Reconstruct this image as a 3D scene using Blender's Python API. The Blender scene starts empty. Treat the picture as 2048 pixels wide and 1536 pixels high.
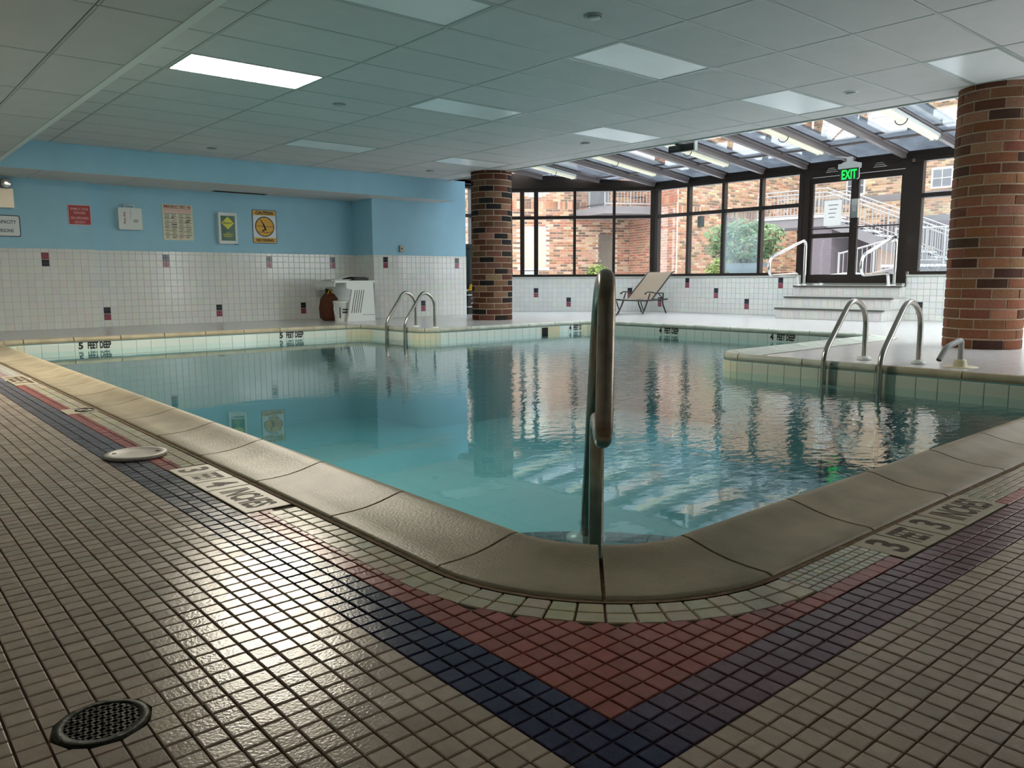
import bpy, math, random
from mathutils import Vector as V, Matrix
S = bpy.context.scene
COL = S.collection
random.seed(7)
PI = math.pi

def lin(r, g, b):
    f = lambda c: (c/255/12.92) if c/255 <= .04045 else ((c/255+.055)/1.055)**2.4
    return (f(r), f(g), f(b), 1)

# ------------------------------------------------------------------ camera, sky, exposure
cam = bpy.data.objects.new('camera', bpy.data.cameras.new('camera')); COL.objects.link(cam)
S.camera = cam
yaw, pitch, roll = .709482, -.132256, -.004441
fwd = V((math.cos(pitch)*math.sin(yaw), math.cos(pitch)*math.cos(yaw), math.sin(pitch)))
rgt = V((math.cos(yaw), -math.sin(yaw), 0)); up = rgt.cross(fwd)
r2 = math.cos(roll)*rgt + math.sin(roll)*up; u2 = -math.sin(roll)*rgt + math.cos(roll)*up
cam.matrix_world = Matrix(((r2.x, u2.x, -fwd.x, 0), (r2.y, u2.y, -fwd.y, 0), (r2.z, u2.z, -fwd.z, .70), (0, 0, 0, 1)))
cam.data.sensor_width = 36; cam.data.sensor_fit = 'HORIZONTAL'; cam.data.lens = 1574.07/2048*36
cam.data.clip_start = .05; cam.data.clip_end = 300

SKY = 4.7
PANEL = 78.0
w = bpy.data.worlds.new('sky'); S.world = w; w.use_nodes = True
bg = w.node_tree.nodes['Background']; bg.inputs[0].default_value = (.93, .97, 1.0, 1); bg.inputs[1].default_value = SKY
S.view_settings.view_transform = 'Standard'; S.view_settings.look = 'None'
S.view_settings.gamma = 1; S.view_settings.use_curve_mapping = False
S.view_settings.exposure = 0.5
cy = S.cycles
cy.use_denoising = True
cy.max_bounces = 14; cy.diffuse_bounces = 8; cy.glossy_bounces = 6; cy.transparent_max_bounces = 24; cy.transmission_bounces = 8
cy.sample_clamp_indirect = 6.0; cy.caustics_reflective = False; cy.caustics_refractive = False

# ------------------------------------------------------------------ materials
def nodes(m):
    m.use_nodes = True
    return m.node_tree.nodes, m.node_tree.links
def mat(name, col, rough=.5, metal=0, spec=.5, emit=None, estr=0, noise=0, nscale=8, bump=0, bscale=60, coat=0):
    m = bpy.data.materials.new(name); N, L = nodes(m); b = N['Principled BSDF']
    b.inputs['Base Color'].default_value = col; b.inputs['Roughness'].default_value = rough
    b.inputs['Metallic'].default_value = metal; b.inputs['Specular IOR Level'].default_value = spec
    b.inputs['Coat Weight'].default_value = coat
    if emit: b.inputs['Emission Color'].default_value = emit; b.inputs['Emission Strength'].default_value = estr
    if noise or bump:
        t = N.new('ShaderNodeTexCoord')
    if noise:
        n = N.new('ShaderNodeTexNoise'); n.inputs['Scale'].default_value = nscale; n.inputs['Detail'].default_value = 6
        L.new(t.outputs['Object'], n.inputs['Vector'])
        x = N.new('ShaderNodeMix'); x.data_type = 'RGBA'
        x.inputs['A'].default_value = tuple(c*(1-noise) for c in col[:3])+(1,); x.inputs['B'].default_value = tuple(min(1, c*(1+noise)) for c in col[:3])+(1,)
        r = N.new('ShaderNodeMapRange'); r.inputs[1].default_value = .3; r.inputs[2].default_value = .7
        L.new(n.outputs['Fac'], r.inputs[0]); L.new(r.outputs[0], x.inputs['Factor']); L.new(x.outputs['Result'], b.inputs['Base Color'])
    if bump:
        n2 = N.new('ShaderNodeTexNoise'); n2.inputs['Scale'].default_value = bscale; n2.inputs['Detail'].default_value = 4
        L.new(t.outputs['Object'], n2.inputs['Vector'])
        bp = N.new('ShaderNodeBump'); bp.inputs['Strength'].default_value = bump; bp.inputs['Distance'].default_value = .01
        L.new(n2.outputs['Fac'], bp.inputs['Height']); L.new(bp.outputs[0], b.inputs['Normal'])
    return m
def tinted(name, src, rough, noise=.12, nscale=30, bump=.1, bscale=80, spec=.5, jitter=.16, rjit=0):
    """piece material: colour comes from the object's own colour (src 'obj') or a face attribute (src 'Col')"""
    m = bpy.data.materials.new(name); N, L = nodes(m); b = N['Principled BSDF']
    b.inputs['Roughness'].default_value = rough; b.inputs['Specular IOR Level'].default_value = spec
    t = N.new('ShaderNodeTexCoord'); g = N.new('ShaderNodeNewGeometry')
    if src == 'obj':
        o = N.new('ShaderNodeObjectInfo'); c = o.outputs['Color']; rnd = o.outputs['Random']
    else:
        o = N.new('ShaderNodeAttribute'); o.attribute_name = 'Col'; c = o.outputs['Color']; rnd = g.outputs['Random Per Island']
    n = N.new('ShaderNodeTexNoise'); n.inputs['Scale'].default_value = nscale; n.inputs['Detail'].default_value = 5
    L.new(g.outputs['Position'], n.inputs['Vector'])
    m1 = N.new('ShaderNodeMapRange'); m1.inputs[1].default_value = .25; m1.inputs[2].default_value = .75; m1.inputs[3].default_value = 1-noise; m1.inputs[4].default_value = 1+noise
    L.new(n.outputs['Fac'], m1.inputs[0])
    m2 = N.new('ShaderNodeMapRange'); m2.inputs[3].default_value = 1-jitter; m2.inputs[4].default_value = 1+jitter; L.new(rnd, m2.inputs[0])
    mu = N.new('ShaderNodeMath'); mu.operation = 'MULTIPLY'; L.new(m1.outputs[0], mu.inputs[0]); L.new(m2.outputs[0], mu.inputs[1])
    vm = N.new('ShaderNodeVectorMath'); vm.operation = 'SCALE'; L.new(c, vm.inputs[0]); L.new(mu.outputs[0], vm.inputs['Scale'])
    L.new(vm.outputs[0], b.inputs['Base Color'])
    if rjit:
        m3 = N.new('ShaderNodeMapRange'); m3.inputs[3].default_value = rough-rjit; m3.inputs[4].default_value = rough+rjit; L.new(rnd, m3.inputs[0]); L.new(m3.outputs[0], b.inputs['Roughness'])
    if bump:
        n2 = N.new('ShaderNodeTexNoise'); n2.inputs['Scale'].default_value = bscale; n2.inputs['Detail'].default_value = 3
        L.new(g.outputs['Position'], n2.inputs['Vector'])
        bp = N.new('ShaderNodeBump'); bp.inputs['Strength'].default_value = bump; bp.inputs['Distance'].default_value = .004
        L.new(n2.outputs['Fac'], bp.inputs['Height']); L.new(bp.outputs[0], b.inputs['Normal'])
    return m
def even_fresnel(N, L, ior):
    """the same reflectance on both faces of a thin pane"""
    fr = N.new('ShaderNodeFresnel'); g = N.new('ShaderNodeNewGeometry'); m = N.new('ShaderNodeMapRange')
    m.inputs[3].default_value = ior; m.inputs[4].default_value = 1/ior
    L.new(g.outputs['Backfacing'], m.inputs[0]); L.new(m.outputs[0], fr.inputs[0])
    return fr
def glass(name, tint, ior=1.45, rough=0.0, film=0, filmcol=(1, 1, 1, 1), bump=0):
    m = bpy.data.materials.new(name); N, L = nodes(m); N.remove(N['Principled BSDF']); out = N['Material Output']
    tr = N.new('ShaderNodeBsdfTransparent'); tr.inputs[0].default_value = tint
    gl = N.new('ShaderNodeBsdfGlossy'); gl.inputs['Roughness'].default_value = rough
    fr = even_fresnel(N, L, ior)
    mx = N.new('ShaderNodeMixShader'); L.new(fr.outputs[0], mx.inputs[0]); L.new(tr.outputs[0], mx.inputs[1]); L.new(gl.outputs[0], mx.inputs[2])
    last = mx
    if film:
        df = N.new('ShaderNodeBsdfTranslucent'); df.inputs[0].default_value = filmcol
        tc = N.new('ShaderNodeTexCoord'); nz = N.new('ShaderNodeTexNoise'); nz.inputs['Scale'].default_value = 2.0
        L.new(tc.outputs['Object'], nz.inputs['Vector'])
        rr = N.new('ShaderNodeMapRange'); rr.inputs[1].default_value = .35; rr.inputs[2].default_value = .7; rr.inputs[3].default_value = film*.5; rr.inputs[4].default_value = film*1.5
        L.new(nz.outputs['Fac'], rr.inputs[0])
        m2 = N.new('ShaderNodeMixShader'); L.new(rr.outputs[0], m2.inputs[0]); L.new(mx.outputs[0], m2.inputs[1]); L.new(df.outputs[0], m2.inputs[2]); last = m2
    L.new(last.outputs[0], out.inputs[0])
    return m

M = {}
M['paint_white'] = mat('paint_white', lin(205, 212, 208), .6)
M['blue'] = mat('wall_blue', lin(156, 204, 224), .55, noise=.03, nscale=3)
M['ceil'] = tinted('ceiling_tile', 'obj', .75, noise=.03, nscale=5, bump=.25, bscale=180, jitter=.02)
M['grid'] = mat('ceiling_grid', lin(96, 104, 100), .5)
M['bar'] = mat('grid_bar', lin(172, 180, 176), .4)
M['panel_off'] = mat('panel_off', lin(244, 248, 248), .3, noise=.03, nscale=2, bump=.08, bscale=90)
M['panel_on'] = mat('panel_on', (1, 1, 1, 1), .4, emit=(1.0, .90, .74, 1), estr=PANEL)
M['tile_o'] = tinted('deck_tile', 'obj', .205, noise=.10, nscale=40, bump=.16, bscale=150, jitter=.08, rjit=.04, spec=.33)
M['tile_c'] = tinted('deck_tile_far', 'Col', .205, noise=.10, nscale=40, bump=.16, bscale=150, jitter=.08, rjit=.04, spec=.33)
M['wtile_o'] = tinted('wall_tile', 'obj', .12, noise=.015, nscale=10, bump=.10, bscale=14, jitter=.025)
M['wtile_c'] = tinted('wall_tile_far', 'Col', .12, noise=.015, nscale=10, bump=.10, bscale=14, jitter=.025)
M['grout'] = mat('grout', lin(112, 92, 78), .9, noise=.2, nscale=20)
M['wgrout'] = mat('wall_grout', lin(200, 197, 192), .8)
M['brick_o'] = tinted('brick', 'obj', .85, noise=.22, nscale=45, bump=.6, bscale=70, jitter=.12, spec=.2)
M['brick_c'] = tinted('brick_far', 'Col', .9, noise=.12, nscale=12, bump=0, jitter=.12, spec=.1)
M['mortar'] = mat('mortar', lin(172, 152, 130), .95, noise=.12, nscale=30, bump=.4, bscale=80)
M['mortar_out'] = mat('mortar_pale', lin(176, 160, 142), .95, noise=.05, nscale=4)
M['coping'] = tinted('coping_stone', 'obj', .44, noise=.22, nscale=7, bump=.35, bscale=120, jitter=.06, spec=.32)
M['plaster'] = mat('pool_plaster', lin(104, 150, 156), .7, noise=.05, nscale=1.5)
M['steel'] = mat('stainless', (.40, .385, .355, 1), .22, 1, noise=.05, nscale=20)
M['steel_dark'] = mat('stainless_dull', (.30, .25, .20, 1), .26, 1, noise=.18, nscale=25, bump=.05, bscale=40)
M['chrome'] = mat('bright_steel', (.80, .80, .80, 1), .16, 1)
M['frame'] = mat('bronze_frame', lin(44, 36, 32), .38, .3, spec=.4)
M['rafter'] = mat('rafter_bronze', lin(132, 122, 120), .42, .2)
M['glass'] = glass('window_glass', (.93, .95, .95, 1))
M['glass_fog'] = glass('fogged_glass', (.80, .86, .88, 1), film=.16, filmcol=(.34, .40, .42, 1))
M['glass_frost'] = glass('frosted_glass', (.90, .94, .95, 1), film=.05, filmcol=(.34, .40, .42, 1))
M['glass_clear'] = glass('acrylic', (.95, .97, .96, 1))
M['white'] = mat('white_plastic', lin(226, 230, 226), .35)
M['offwhite'] = mat('aged_plastic', lin(205, 194, 160), .45)
M['black'] = mat('black', lin(22, 22, 22), .5)
M['dark'] = mat('dark', lin(40, 42, 40), .6)
M['grey'] = mat('grey_metal', lin(150, 152, 152), .45)
M['cast'] = mat('cast_iron', lin(48, 48, 40), .5, .6, bump=.3, bscale=60)
M['hole'] = mat('drain_dark', lin(10, 10, 8), .9)
M['navy'] = mat('sign_navy', lin(24, 38, 84), .4)
M['red'] = mat('sign_red', lin(166, 18, 34), .35)
M['darkred'] = mat('print_red', lin(150, 22, 36), .5)
M['signwhite'] = mat('sign_white', lin(222, 228, 230), .4)
M['pink'] = mat('sign_pink', lin(236, 186, 186), .4)
M['cream'] = mat('poster_cream', lin(232, 226, 196), .5)
M['yellow'] = mat('sign_yellow', lin(226, 168, 22), .4)
M['green'] = mat('panel_green', lin(14, 92, 56), .2)
M['limegreen'] = mat('diamond_yellow', lin(224, 216, 40), .3)
M['letter'] = mat('letter_black', lin(18, 20, 22), .5)
M['floor_letter'] = mat('letter_worn', lin(92, 78, 64), .7, noise=.25, nscale=60)
M['marker'] = mat('marker_tile', lin(204, 194, 168), .45, noise=.08, nscale=30)
M['sling'] = mat('sling_fabric', lin(150, 133, 114), .8, noise=.06, nscale=60)
M['bronze'] = mat('dark_bronze', lin(40, 34, 32), .4, .4)
M['exitgreen'] = mat('exit_green', lin(20, 220, 80), .4, emit=lin(20, 230, 80), estr=.9)
M['exitdark'] = mat('exit_dark', lin(14, 40, 26), .3)
M['brownbag'] = mat('brown_fabric', lin(86, 48, 30), .85, noise=.25, nscale=14, bump=.5, bscale=12)
M['paper'] = mat('paper', lin(232, 232, 228), .8)
M['notice'] = bpy.data.materials.new('notice_paper'); N_, L_ = nodes(M['notice'])
t_ = N_.new('ShaderNodeBsdfTranslucent'); t_.inputs[0].default_value = (.75, .75, .74, 1); m_ = N_.new('ShaderNodeMixShader'); m_.inputs[0].default_value = .7
L_.new(N_['Principled BSDF'].outputs[0], m_.inputs[1]); L_.new(t_.outputs[0], m_.inputs[2]); L_.new(m_.outputs[0], N_['Material Output'].inputs[0])
M['snow'] = mat('snow', lin(190, 192, 198), .9, bump=.3, bscale=3)
M['concrete'] = mat('concrete', lin(108, 103, 104), .9, noise=.06, nscale=3)
M['purple'] = mat('stucco', lin(98, 88, 92), .9, noise=.05, nscale=8)
M['doorgrey'] = mat('door_grey', lin(108, 105, 112), .6)
M['rail'] = mat('rail_white', lin(138, 133, 130), .5)
M['raildark'] = mat('rail_dark', lin(70, 66, 66), .5)
M['leaf'] = mat('leaf', lin(112, 128, 66), .7, noise=.3, nscale=6)
M['leaf2'] = mat('leaf_dark', lin(92, 112, 74), .7, noise=.3, nscale=6)
M['planter'] = mat('planter', lin(112, 120, 122), .8)
M['winwhite'] = mat('window_white', lin(170, 168, 164), .5)
M['winglass'] = mat('window_dark_glass', lin(84, 86, 92), .15)
M['curtain'] = mat('curtain', lin(104, 112, 108), .8)
M['evergreen'] = mat('evergreen', lin(84, 124, 98), .8, noise=.3, nscale=4)
M['nosing'] = mat('nosing_shaded_metal', lin(112, 108, 104), .35, .6)  # darkened so the shadow lines at the step edges are in the nosing colour
M['hose'] = mat('yellow_hose', lin(232, 178, 20), .5)
M['tube'] = mat('fluorescent_cover', lin(226, 224, 196), .25, emit=(1, .97, .82, 1), estr=.22)

def sky_tint_mat():
    # snow lying on the roof glass: dim, translucent
    m = bpy.data.materials.new('roof_snow'); N, L = nodes(m); N.remove(N['Principled BSDF']); out = N['Material Output']
    a = N.new('ShaderNodeBsdfTranslucent'); d = N.new('ShaderNodeBsdfDiffuse')
    tc = N.new('ShaderNodeTexCoord'); nz = N.new('ShaderNodeTexNoise'); nz.inputs['Scale'].default_value = 3.5; nz.inputs['Detail'].default_value = 8
    L.new(tc.outputs['Object'], nz.inputs['Vector'])
    rp = N.new('ShaderNodeValToRGB'); rp.color_ramp.elements[0].position = .3; rp.color_ramp.elements[0].color = (.05, .058, .074, 1)
    rp.color_ramp.elements[1].position = .75; rp.color_ramp.elements[1].color = (.115, .13, .155, 1)
    L.new(nz.outputs['Fac'], rp.inputs[0]); L.new(rp.outputs[0], a.inputs[0]); d.inputs[0].default_value = (.7, .72, .75, 1)
    x = N.new('ShaderNodeMixShader'); x.inputs[0].default_value = .12
    L.new(a.outputs[0], x.inputs[1]); L.new(d.outputs[0], x.inputs[2]); L.new(x.outputs[0], out.inputs[0])
    return m
M['roofsnow'] = sky_tint_mat()

def water_mat():
    m = bpy.data.materials.new('water'); N, L = nodes(m); N.remove(N['Principled BSDF']); out = N['Material Output']
    tr = N.new('ShaderNodeBsdfTransparent'); tr.inputs[0].default_value = (.74, .94, .955, 1)
    gl = N.new('ShaderNodeBsdfGlossy'); gl.inputs['Roughness'].default_value = .015; gl.inputs['Color'].default_value = (.96, 1, 1, 1)
    g = N.new('ShaderNodeNewGeometry')
    sep = N.new('ShaderNodeSeparateXYZ'); L.new(g.outputs['Position'], sep.inputs[0])
    mp = N.new('ShaderNodeMapping'); mp.inputs['Rotation'].default_value = (0, 0, yaw); mp.inputs['Scale'].default_value = (1, 1.6, 1)
    L.new(g.outputs['Position'], mp.inputs[0])
    n1 = N.new('ShaderNodeTexNoise'); n1.inputs['Scale'].default_value = 9.0; n1.inputs['Detail'].default_value = 3; n1.inputs['Roughness'].default_value = .5
    n2 = N.new('ShaderNodeTexNoise'); n2.inputs['Scale'].default_value = 1.3; n2.inputs['Detail'].default_value = 2
    L.new(mp.outputs[0], n1.inputs['Vector']); L.new(mp.outputs[0], n2.inputs['Vector'])
    # calm on the left and far side, ruffled where the inlet jet runs on the right
    am = N.new('ShaderNodeMapRange'); am.inputs[1].default_value = 2.2; am.inputs[2].default_value = 4.6; am.inputs[3].default_value = .05; am.inputs[4].default_value = 1.0
    L.new(sep.outputs['X'], am.inputs[0])
    ay = N.new('ShaderNodeMapRange'); ay.inputs[1].default_value = 8.5; ay.inputs[2].default_value = 5.0; ay.inputs[3].default_value = .15; ay.inputs[4].default_value = 1.0
    L.new(sep.outputs['Y'], ay.inputs[0])
    k = N.new('ShaderNodeMath'); k.operation = 'MULTIPLY'; L.new(am.outputs[0], k.inputs[0]); L.new(ay.outputs[0], k.inputs[1])
    h = N.new('ShaderNodeMath'); h.operation = 'MULTIPLY'; L.new(n1.outputs['Fac'], h.inputs[0]); L.new(k.outputs[0], h.inputs[1])
    h2 = N.new('ShaderNodeMath'); h2.operation = 'MULTIPLY_ADD'; L.new(n2.outputs['Fac'], h2.inputs[0]); h2.inputs[1].default_value = .30; L.new(h.outputs[0], h2.inputs[2])
    bp = N.new('ShaderNodeBump'); bp.inputs['Strength'].default_value = 1; bp.inputs['Distance'].default_value = .0038
    L.new(h2.outputs[0], bp.inputs['Height'])
    fr = even_fresnel(N, L, 1.62)
    L.new(bp.outputs[0], fr.inputs['Normal']); L.new(bp.outputs[0], gl.inputs['Normal'])
    mx = N.new('ShaderNodeMixShader'); L.new(fr.outputs[0], mx.inputs[0]); L.new(tr.outputs[0], mx.inputs[1]); L.new(gl.outputs[0], mx.inputs[2])
    L.new(mx.outputs[0], out.inputs[0])
    return m
M['water'] = water_mat()

def far_deck_mat():
    """deck too far off to tell its tiles apart: square mosaic pattern with a navy band and a red and cream border along the pool"""
    m = bpy.data.materials.new('deck_far'); N, L = nodes(m); b = N['Principled BSDF']; b.inputs['Roughness'].default_value = .2
    b.inputs['Specular IOR Level'].default_value = .6
    g = N.new('ShaderNodeNewGeometry'); mp = N.new('ShaderNodeMapping'); mp.inputs['Location'].default_value = (-.757, -.664, 0); L.new(g.outputs['Position'], mp.inputs[0])
    br = N.new('ShaderNodeTexBrick'); br.offset = 0; br.squash = 1
    br.inputs['Scale'].default_value = 1; br.inputs['Brick Width'].default_value = .0436; br.inputs['Row Height'].default_value = .0436; br.inputs['Mortar Size'].default_value = .0022; br.inputs['Mortar Smooth'].default_value = .2
    br.inputs['Color1'].default_value = lin(218, 217, 217); br.inputs['Color2'].default_value = lin(209, 208, 208); br.inputs['Mortar'].default_value = lin(150, 142, 136)
    L.new(mp.outputs[0], br.inputs['Vector'])
    at = N.new('ShaderNodeAttribute'); at.attribute_name = 'Col'
    mx = N.new('ShaderNodeMix'); mx.data_type = 'RGBA'; mx.blend_type = 'MULTIPLY'; mx.inputs['Factor'].default_value = 1
    L.new(br.outputs['Color'], mx.inputs['A']); L.new(at.outputs['Color'], mx.inputs['B']); L.new(mx.outputs['Result'], b.inputs['Base Color'])
    bp = N.new('ShaderNodeBump'); bp.inputs['Strength'].default_value = .25; bp.inputs['Distance'].default_value = .002; bp.invert = True
    L.new(br.outputs['Fac'], bp.inputs['Height']); L.new(bp.outputs[0], b.inputs['Normal'])
    return m
M['deckfar'] = far_deck_mat()

# ------------------------------------------------------------------ mesh helpers
class MB:
    def __init__(s): s.v = []; s.f = []; s.mi = []; s.c = []; s.sm = []
    def add(s, vs, fs, mi=0, c=None, smooth=False):
        o = len(s.v); s.v += [tuple(p) for p in vs]
        for f in fs: s.f.append(tuple(i+o for i in f)); s.mi.append(mi); s.c.append(c); s.sm.append(smooth)
        return s
    def box(s, x0, x1, y0, y1, z0, z1, mi=0, c=None):
        vs = [(x0,y0,z0),(x1,y0,z0),(x1,y1,z0),(x0,y1,z0),(x0,y0,z1),(x1,y0,z1),(x1,y1,z1),(x0,y1,z1)]
        return s.add(vs, [(0,3,2,1),(4,5,6,7),(0,1,5,4),(1,2,6,5),(2,3,7,6),(3,0,4,7)], mi, c)
    def obox(s, o, a, b, n, mi=0, c=None):
        """box from corner o along vectors a, b, n"""
        o, a, b, n = V(o), V(a), V(b), V(n)
        vs = [o, o+a, o+a+b, o+b, o+n, o+a+n, o+a+b+n, o+b+n]
        return s.add(vs, [(0,3,2,1),(4,5,6,7),(0,1,5,4),(1,2,6,5),(2,3,7,6),(3,0,4,7)], mi, c)
    def piece(s, o, a, b, n, ch=.12, mi=0, c=None):
        """a tile or brick: rectangle o,a,b standing proud by n with a chamfered face (no back)"""
        o, a, b, n = V(o), V(a), V(b), V(n)
        k = min(a.length, b.length)*ch; au, bu = a.normalized()*k, b.normalized()*k; q = n*.75
        vs = [o, o+a, o+a+b, o+b, o+q, o+a+q, o+a+b+q, o+b+q, o+au+bu+n, o+a-au+bu+n, o+a+b-au-bu+n, o+b+au-bu+n]
        return s.add(vs, [(0,1,5,4),(1,2,6,5),(2,3,7,6),(3,0,4,7),(4,5,9,8),(5,6,10,9),(6,7,11,10),(7,4,8,11),(8,9,10,11)], mi, c)
    def prism(s, poly, z0, z1, mi=0, c=None):
        n = len(poly); vs = [(x,y,z0) for x,y in poly]+[(x,y,z1) for x,y in poly]
        return s.add(vs, [tuple(reversed(range(n))), tuple(range(n,2*n))]+[(i,(i+1)%n,n+(i+1)%n,n+i) for i in range(n)], mi, c)
    def extr(s, poly, n, mi=0, c=None):
        n = V(n); k = len(poly); vs = [V(p) for p in poly]; vs = vs+[p+n for p in vs]
        return s.add(vs, [tuple(reversed(range(k))), tuple(range(k,2*k))]+[(i,(i+1)%k,k+(i+1)%k,k+i) for i in range(k)], mi, c)
    def tube(s, pts, r, n=10, mi=0, caps=True, c=None):
        pts = [V(p) for p in pts]; m = len(pts); rs = r if isinstance(r, (list, tuple)) else [r]*m
        T = [(pts[min(i+1,m-1)]-pts[max(i-1,0)]).normalized() for i in range(m)]
        x = T[0].orthogonal().normalized(); vs = []
        for i in range(m):
            x = (x - T[i]*x.dot(T[i])).normalized(); y = T[i].cross(x)
            vs += [pts[i]+(x*math.cos(2*PI*k/n)+y*math.sin(2*PI*k/n))*rs[i] for k in range(n)]
        fs = [(i*n+k, i*n+(k+1)%n, (i+1)*n+(k+1)%n, (i+1)*n+k) for i in range(m-1) for k in range(n)]
        s.add(vs, fs, mi, c, True)
        if caps: s.add(vs[:n], [tuple(reversed(range(n)))], mi, c); s.add(vs[-n:], [tuple(range(n))], mi, c)
        return s
    def lathe(s, prof, n=24, o=(0,0,0), mi=0, c=None, smooth=True):
        vs = [(o[0]+r*math.cos(2*PI*k/n), o[1]+r*math.sin(2*PI*k/n), o[2]+z) for r, z in prof for k in range(n)]
        fs = [(i*n+k, i*n+(k+1)%n, (i+1)*n+(k+1)%n, (i+1)*n+k) for i in range(len(prof)-1) for k in range(n)]
        s.add(vs, fs, mi, c, smooth)
        s.add(vs[-n:], [tuple(range(n))], mi, c); s.add(vs[:n], [tuple(reversed(range(n)))], mi, c)
        return s
    def mesh(s, name, mats):
        me = bpy.data.meshes.new(name); me.from_pydata(s.v, [], s.f)
        if not isinstance(mats, (list, tuple)): mats = [mats]
        for m in mats: me.materials.append(m)
        me.polygons.foreach_set('material_index', s.mi)
        me.polygons.foreach_set('use_smooth', s.sm)
        if any(c is not None for c in s.c):
            a = me.attributes.new('Col', 'FLOAT_COLOR', 'FACE')
            a.data.foreach_set('color', [x for c in s.c for x in (c or (1,1,1,1))])
        me.update()
        return me
    def build(s, name, mats, parent=None, loc=None, **kw):
        return link(name, s.mesh(name, mats), parent, loc, **kw)
def link(name, me, parent=None, loc=None, mw=None, color=None, kind=None, label=None, cat=None, group=None):
    o = bpy.data.objects.new(name, me); COL.objects.link(o)
    if parent is not None: o.parent = parent
    if mw is not None: o.matrix_basis = mw
    if loc is not None: o.location = loc
    if color is not None: o.color = color
    if kind: o['kind'] = kind
    if label: o['label'] = label
    if cat: o['category'] = cat
    if group: o['group'] = group
    return o
def struct(name, mb, mats, parent=None): return mb.build(name, mats, parent, kind='structure')
def thing(name, label, cat, loc=(0,0,0), rz=0, group=None):
    o = link(name, None, None, loc, label=label, cat=cat, group=group); o.rotation_euler.z = rz
    return o
def copy_tree(o, parent=None):
    c = o.copy(); COL.objects.link(c)
    if parent is not None: c.parent = parent
    for ch in list(o.children): copy_tree(ch, c)
    return c
def frame(o, a, b):
    """matrix with x along a, y along b, z = a x b, at o"""
    a = V(a).normalized(); b = V(b).normalized(); n = a.cross(b)
    return Matrix(((a.x,b.x,n.x,o[0]),(a.y,b.y,n.y,o[1]),(a.z,b.z,n.z,o[2]),(0,0,0,1)))
def text(s, w, h, m, name='lettering', parent=None, mw=None, bold=.018, depth=.001, gap=1.0):
    """raised lettering fitted into a box w x h, centred on the matrix origin, in its xy plane"""
    cu = bpy.data.curves.new(name, 'FONT'); cu.body = s; cu.offset = bold; cu.space_character = gap; cu.resolution_u = 3
    cu.align_x = 'CENTER'
    t = bpy.data.objects.new('tmp', cu); me = bpy.data.meshes.new_from_object(t)
    bpy.data.objects.remove(t); bpy.data.curves.remove(cu)
    xs = [v.co.x for v in me.vertices]; ys = [v.co.y for v in me.vertices]
    x0, x1, y0, y1 = min(xs), max(xs), min(ys), max(ys)
    for v in me.vertices: v.co = ((v.co.x-(x0+x1)/2)*w/(x1-x0), (v.co.y-(y0+y1)/2)*h/(y1-y0), depth)
    me.materials.clear(); me.materials.append(m)
    return link(name, me, parent, mw=mw)
def rrect(w, h, r, n=5):
    return [(sx*(w/2-r)+r*math.cos(a), sy*(h/2-r)+r*math.sin(a)) for sx, sy, a0 in ((1,1,0),(-1,1,PI/2),(-1,-1,PI),(1,-1,3*PI/2)) for a in [a0+PI/2*k/n for k in range(n+1)]]
def bend(pts, r, n=6):
    """round the inner corners of a polyline"""
    pts = [V(p) for p in pts]; out = [pts[0]]
    for i in range(1, len(pts)-1):
        a, p, b = pts[i-1], pts[i], pts[i+1]; rr = r[i-1] if isinstance(r, (list, tuple)) else r
        d1 = (a-p); d2 = (b-p); k = min(rr, d1.length*.49, d2.length*.49); s1 = p+d1.normalized()*k; s2 = p+d2.normalized()*k
        for j in range(n+1):
            t = j/n; out.append(s1*(1-t)**2+p*2*t*(1-t)+s2*t*t)
    out.append(pts[-1]); return out

# ------------------------------------------------------------------ pool outline
X0, Y0, X1, Y1, X2, Y2, Y3 = 1.345, 1.24, 6.05, 4.25, 9.36, 8.89, 10.5
RIN, ROUT, CW = .28, .28, .29
WZ = -.125
corners = [((X0,Y0),RIN),((X1,Y0),RIN),((X1,Y1),ROUT),((X2,Y1),RIN),((X2,Y2),RIN),((X1,Y2),ROUT),((X1,Y3),RIN),((X0,Y3),RIN)]
def pool_segments():
    """list of segments; each a list of (point, outward normal), going counter-clockwise"""
    segs = []; n = len(corners); arcs = []
    for i in range(n):
        p = V(corners[i][0]); r = corners[i][1]; a = V(corners[i-1][0]); b = V(corners[(i+1)%n][0])
        d1 = (p-a).normalized(); d2 = (b-p).normalized(); left = d1.x*d2.y-d1.y*d2.x > 0
        n1 = V((d1.y,-d1.x)); n2 = V((d2.y,-d2.x)); s = p-d1*r
        ctr = s - n1*r if left else s + n1*r
        arcs.append((s, p+d2*r, ctr, r, n1, n2, left))
    for i in range(n):
        s, e, ctr, r, n1, n2, left = arcs[i]
        a = []
        for k in range(13):
            t = k/12*PI/2; nn = n1*math.cos(t)+n2*math.sin(t)
            a.append((ctr+nn*r, nn) if left else (ctr-nn*r, nn))
        segs.append(('arc', a))
        s2 = arcs[(i+1)%n][0]; L = (s2-e).length; k = max(1, round(L/.545))
        for j in range(k): segs.append(('line', [(e+(s2-e)*(j/k), n2), (e+(s2-e)*((j+1)/k), n2)]))
    return segs
SEG = pool_segments()
OUT = [p for kind, a in SEG for p, _ in a]
OUTP = []
for p in OUT:
    if not OUTP or (p-OUTP[-1]).length > 1e-4: OUTP.append(p)
if (OUTP[0]-OUTP[-1]).length < 1e-4: OUTP.pop()

# pool shell
mb = MB(); n = len(OUTP)
vs = [(p.x,p.y,-.02) for p in OUTP]+[(p.x,p.y,-1.35) for p in OUTP]
mb.add(vs, [(i,n+i,n+(i+1)%n,(i+1)%n) for i in range(n)]); mb.add([(p.x,p.y,-1.35) for p in OUTP], [tuple(range(n))])
pool = struct('pool_shell', mb, M['plaster'])
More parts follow.
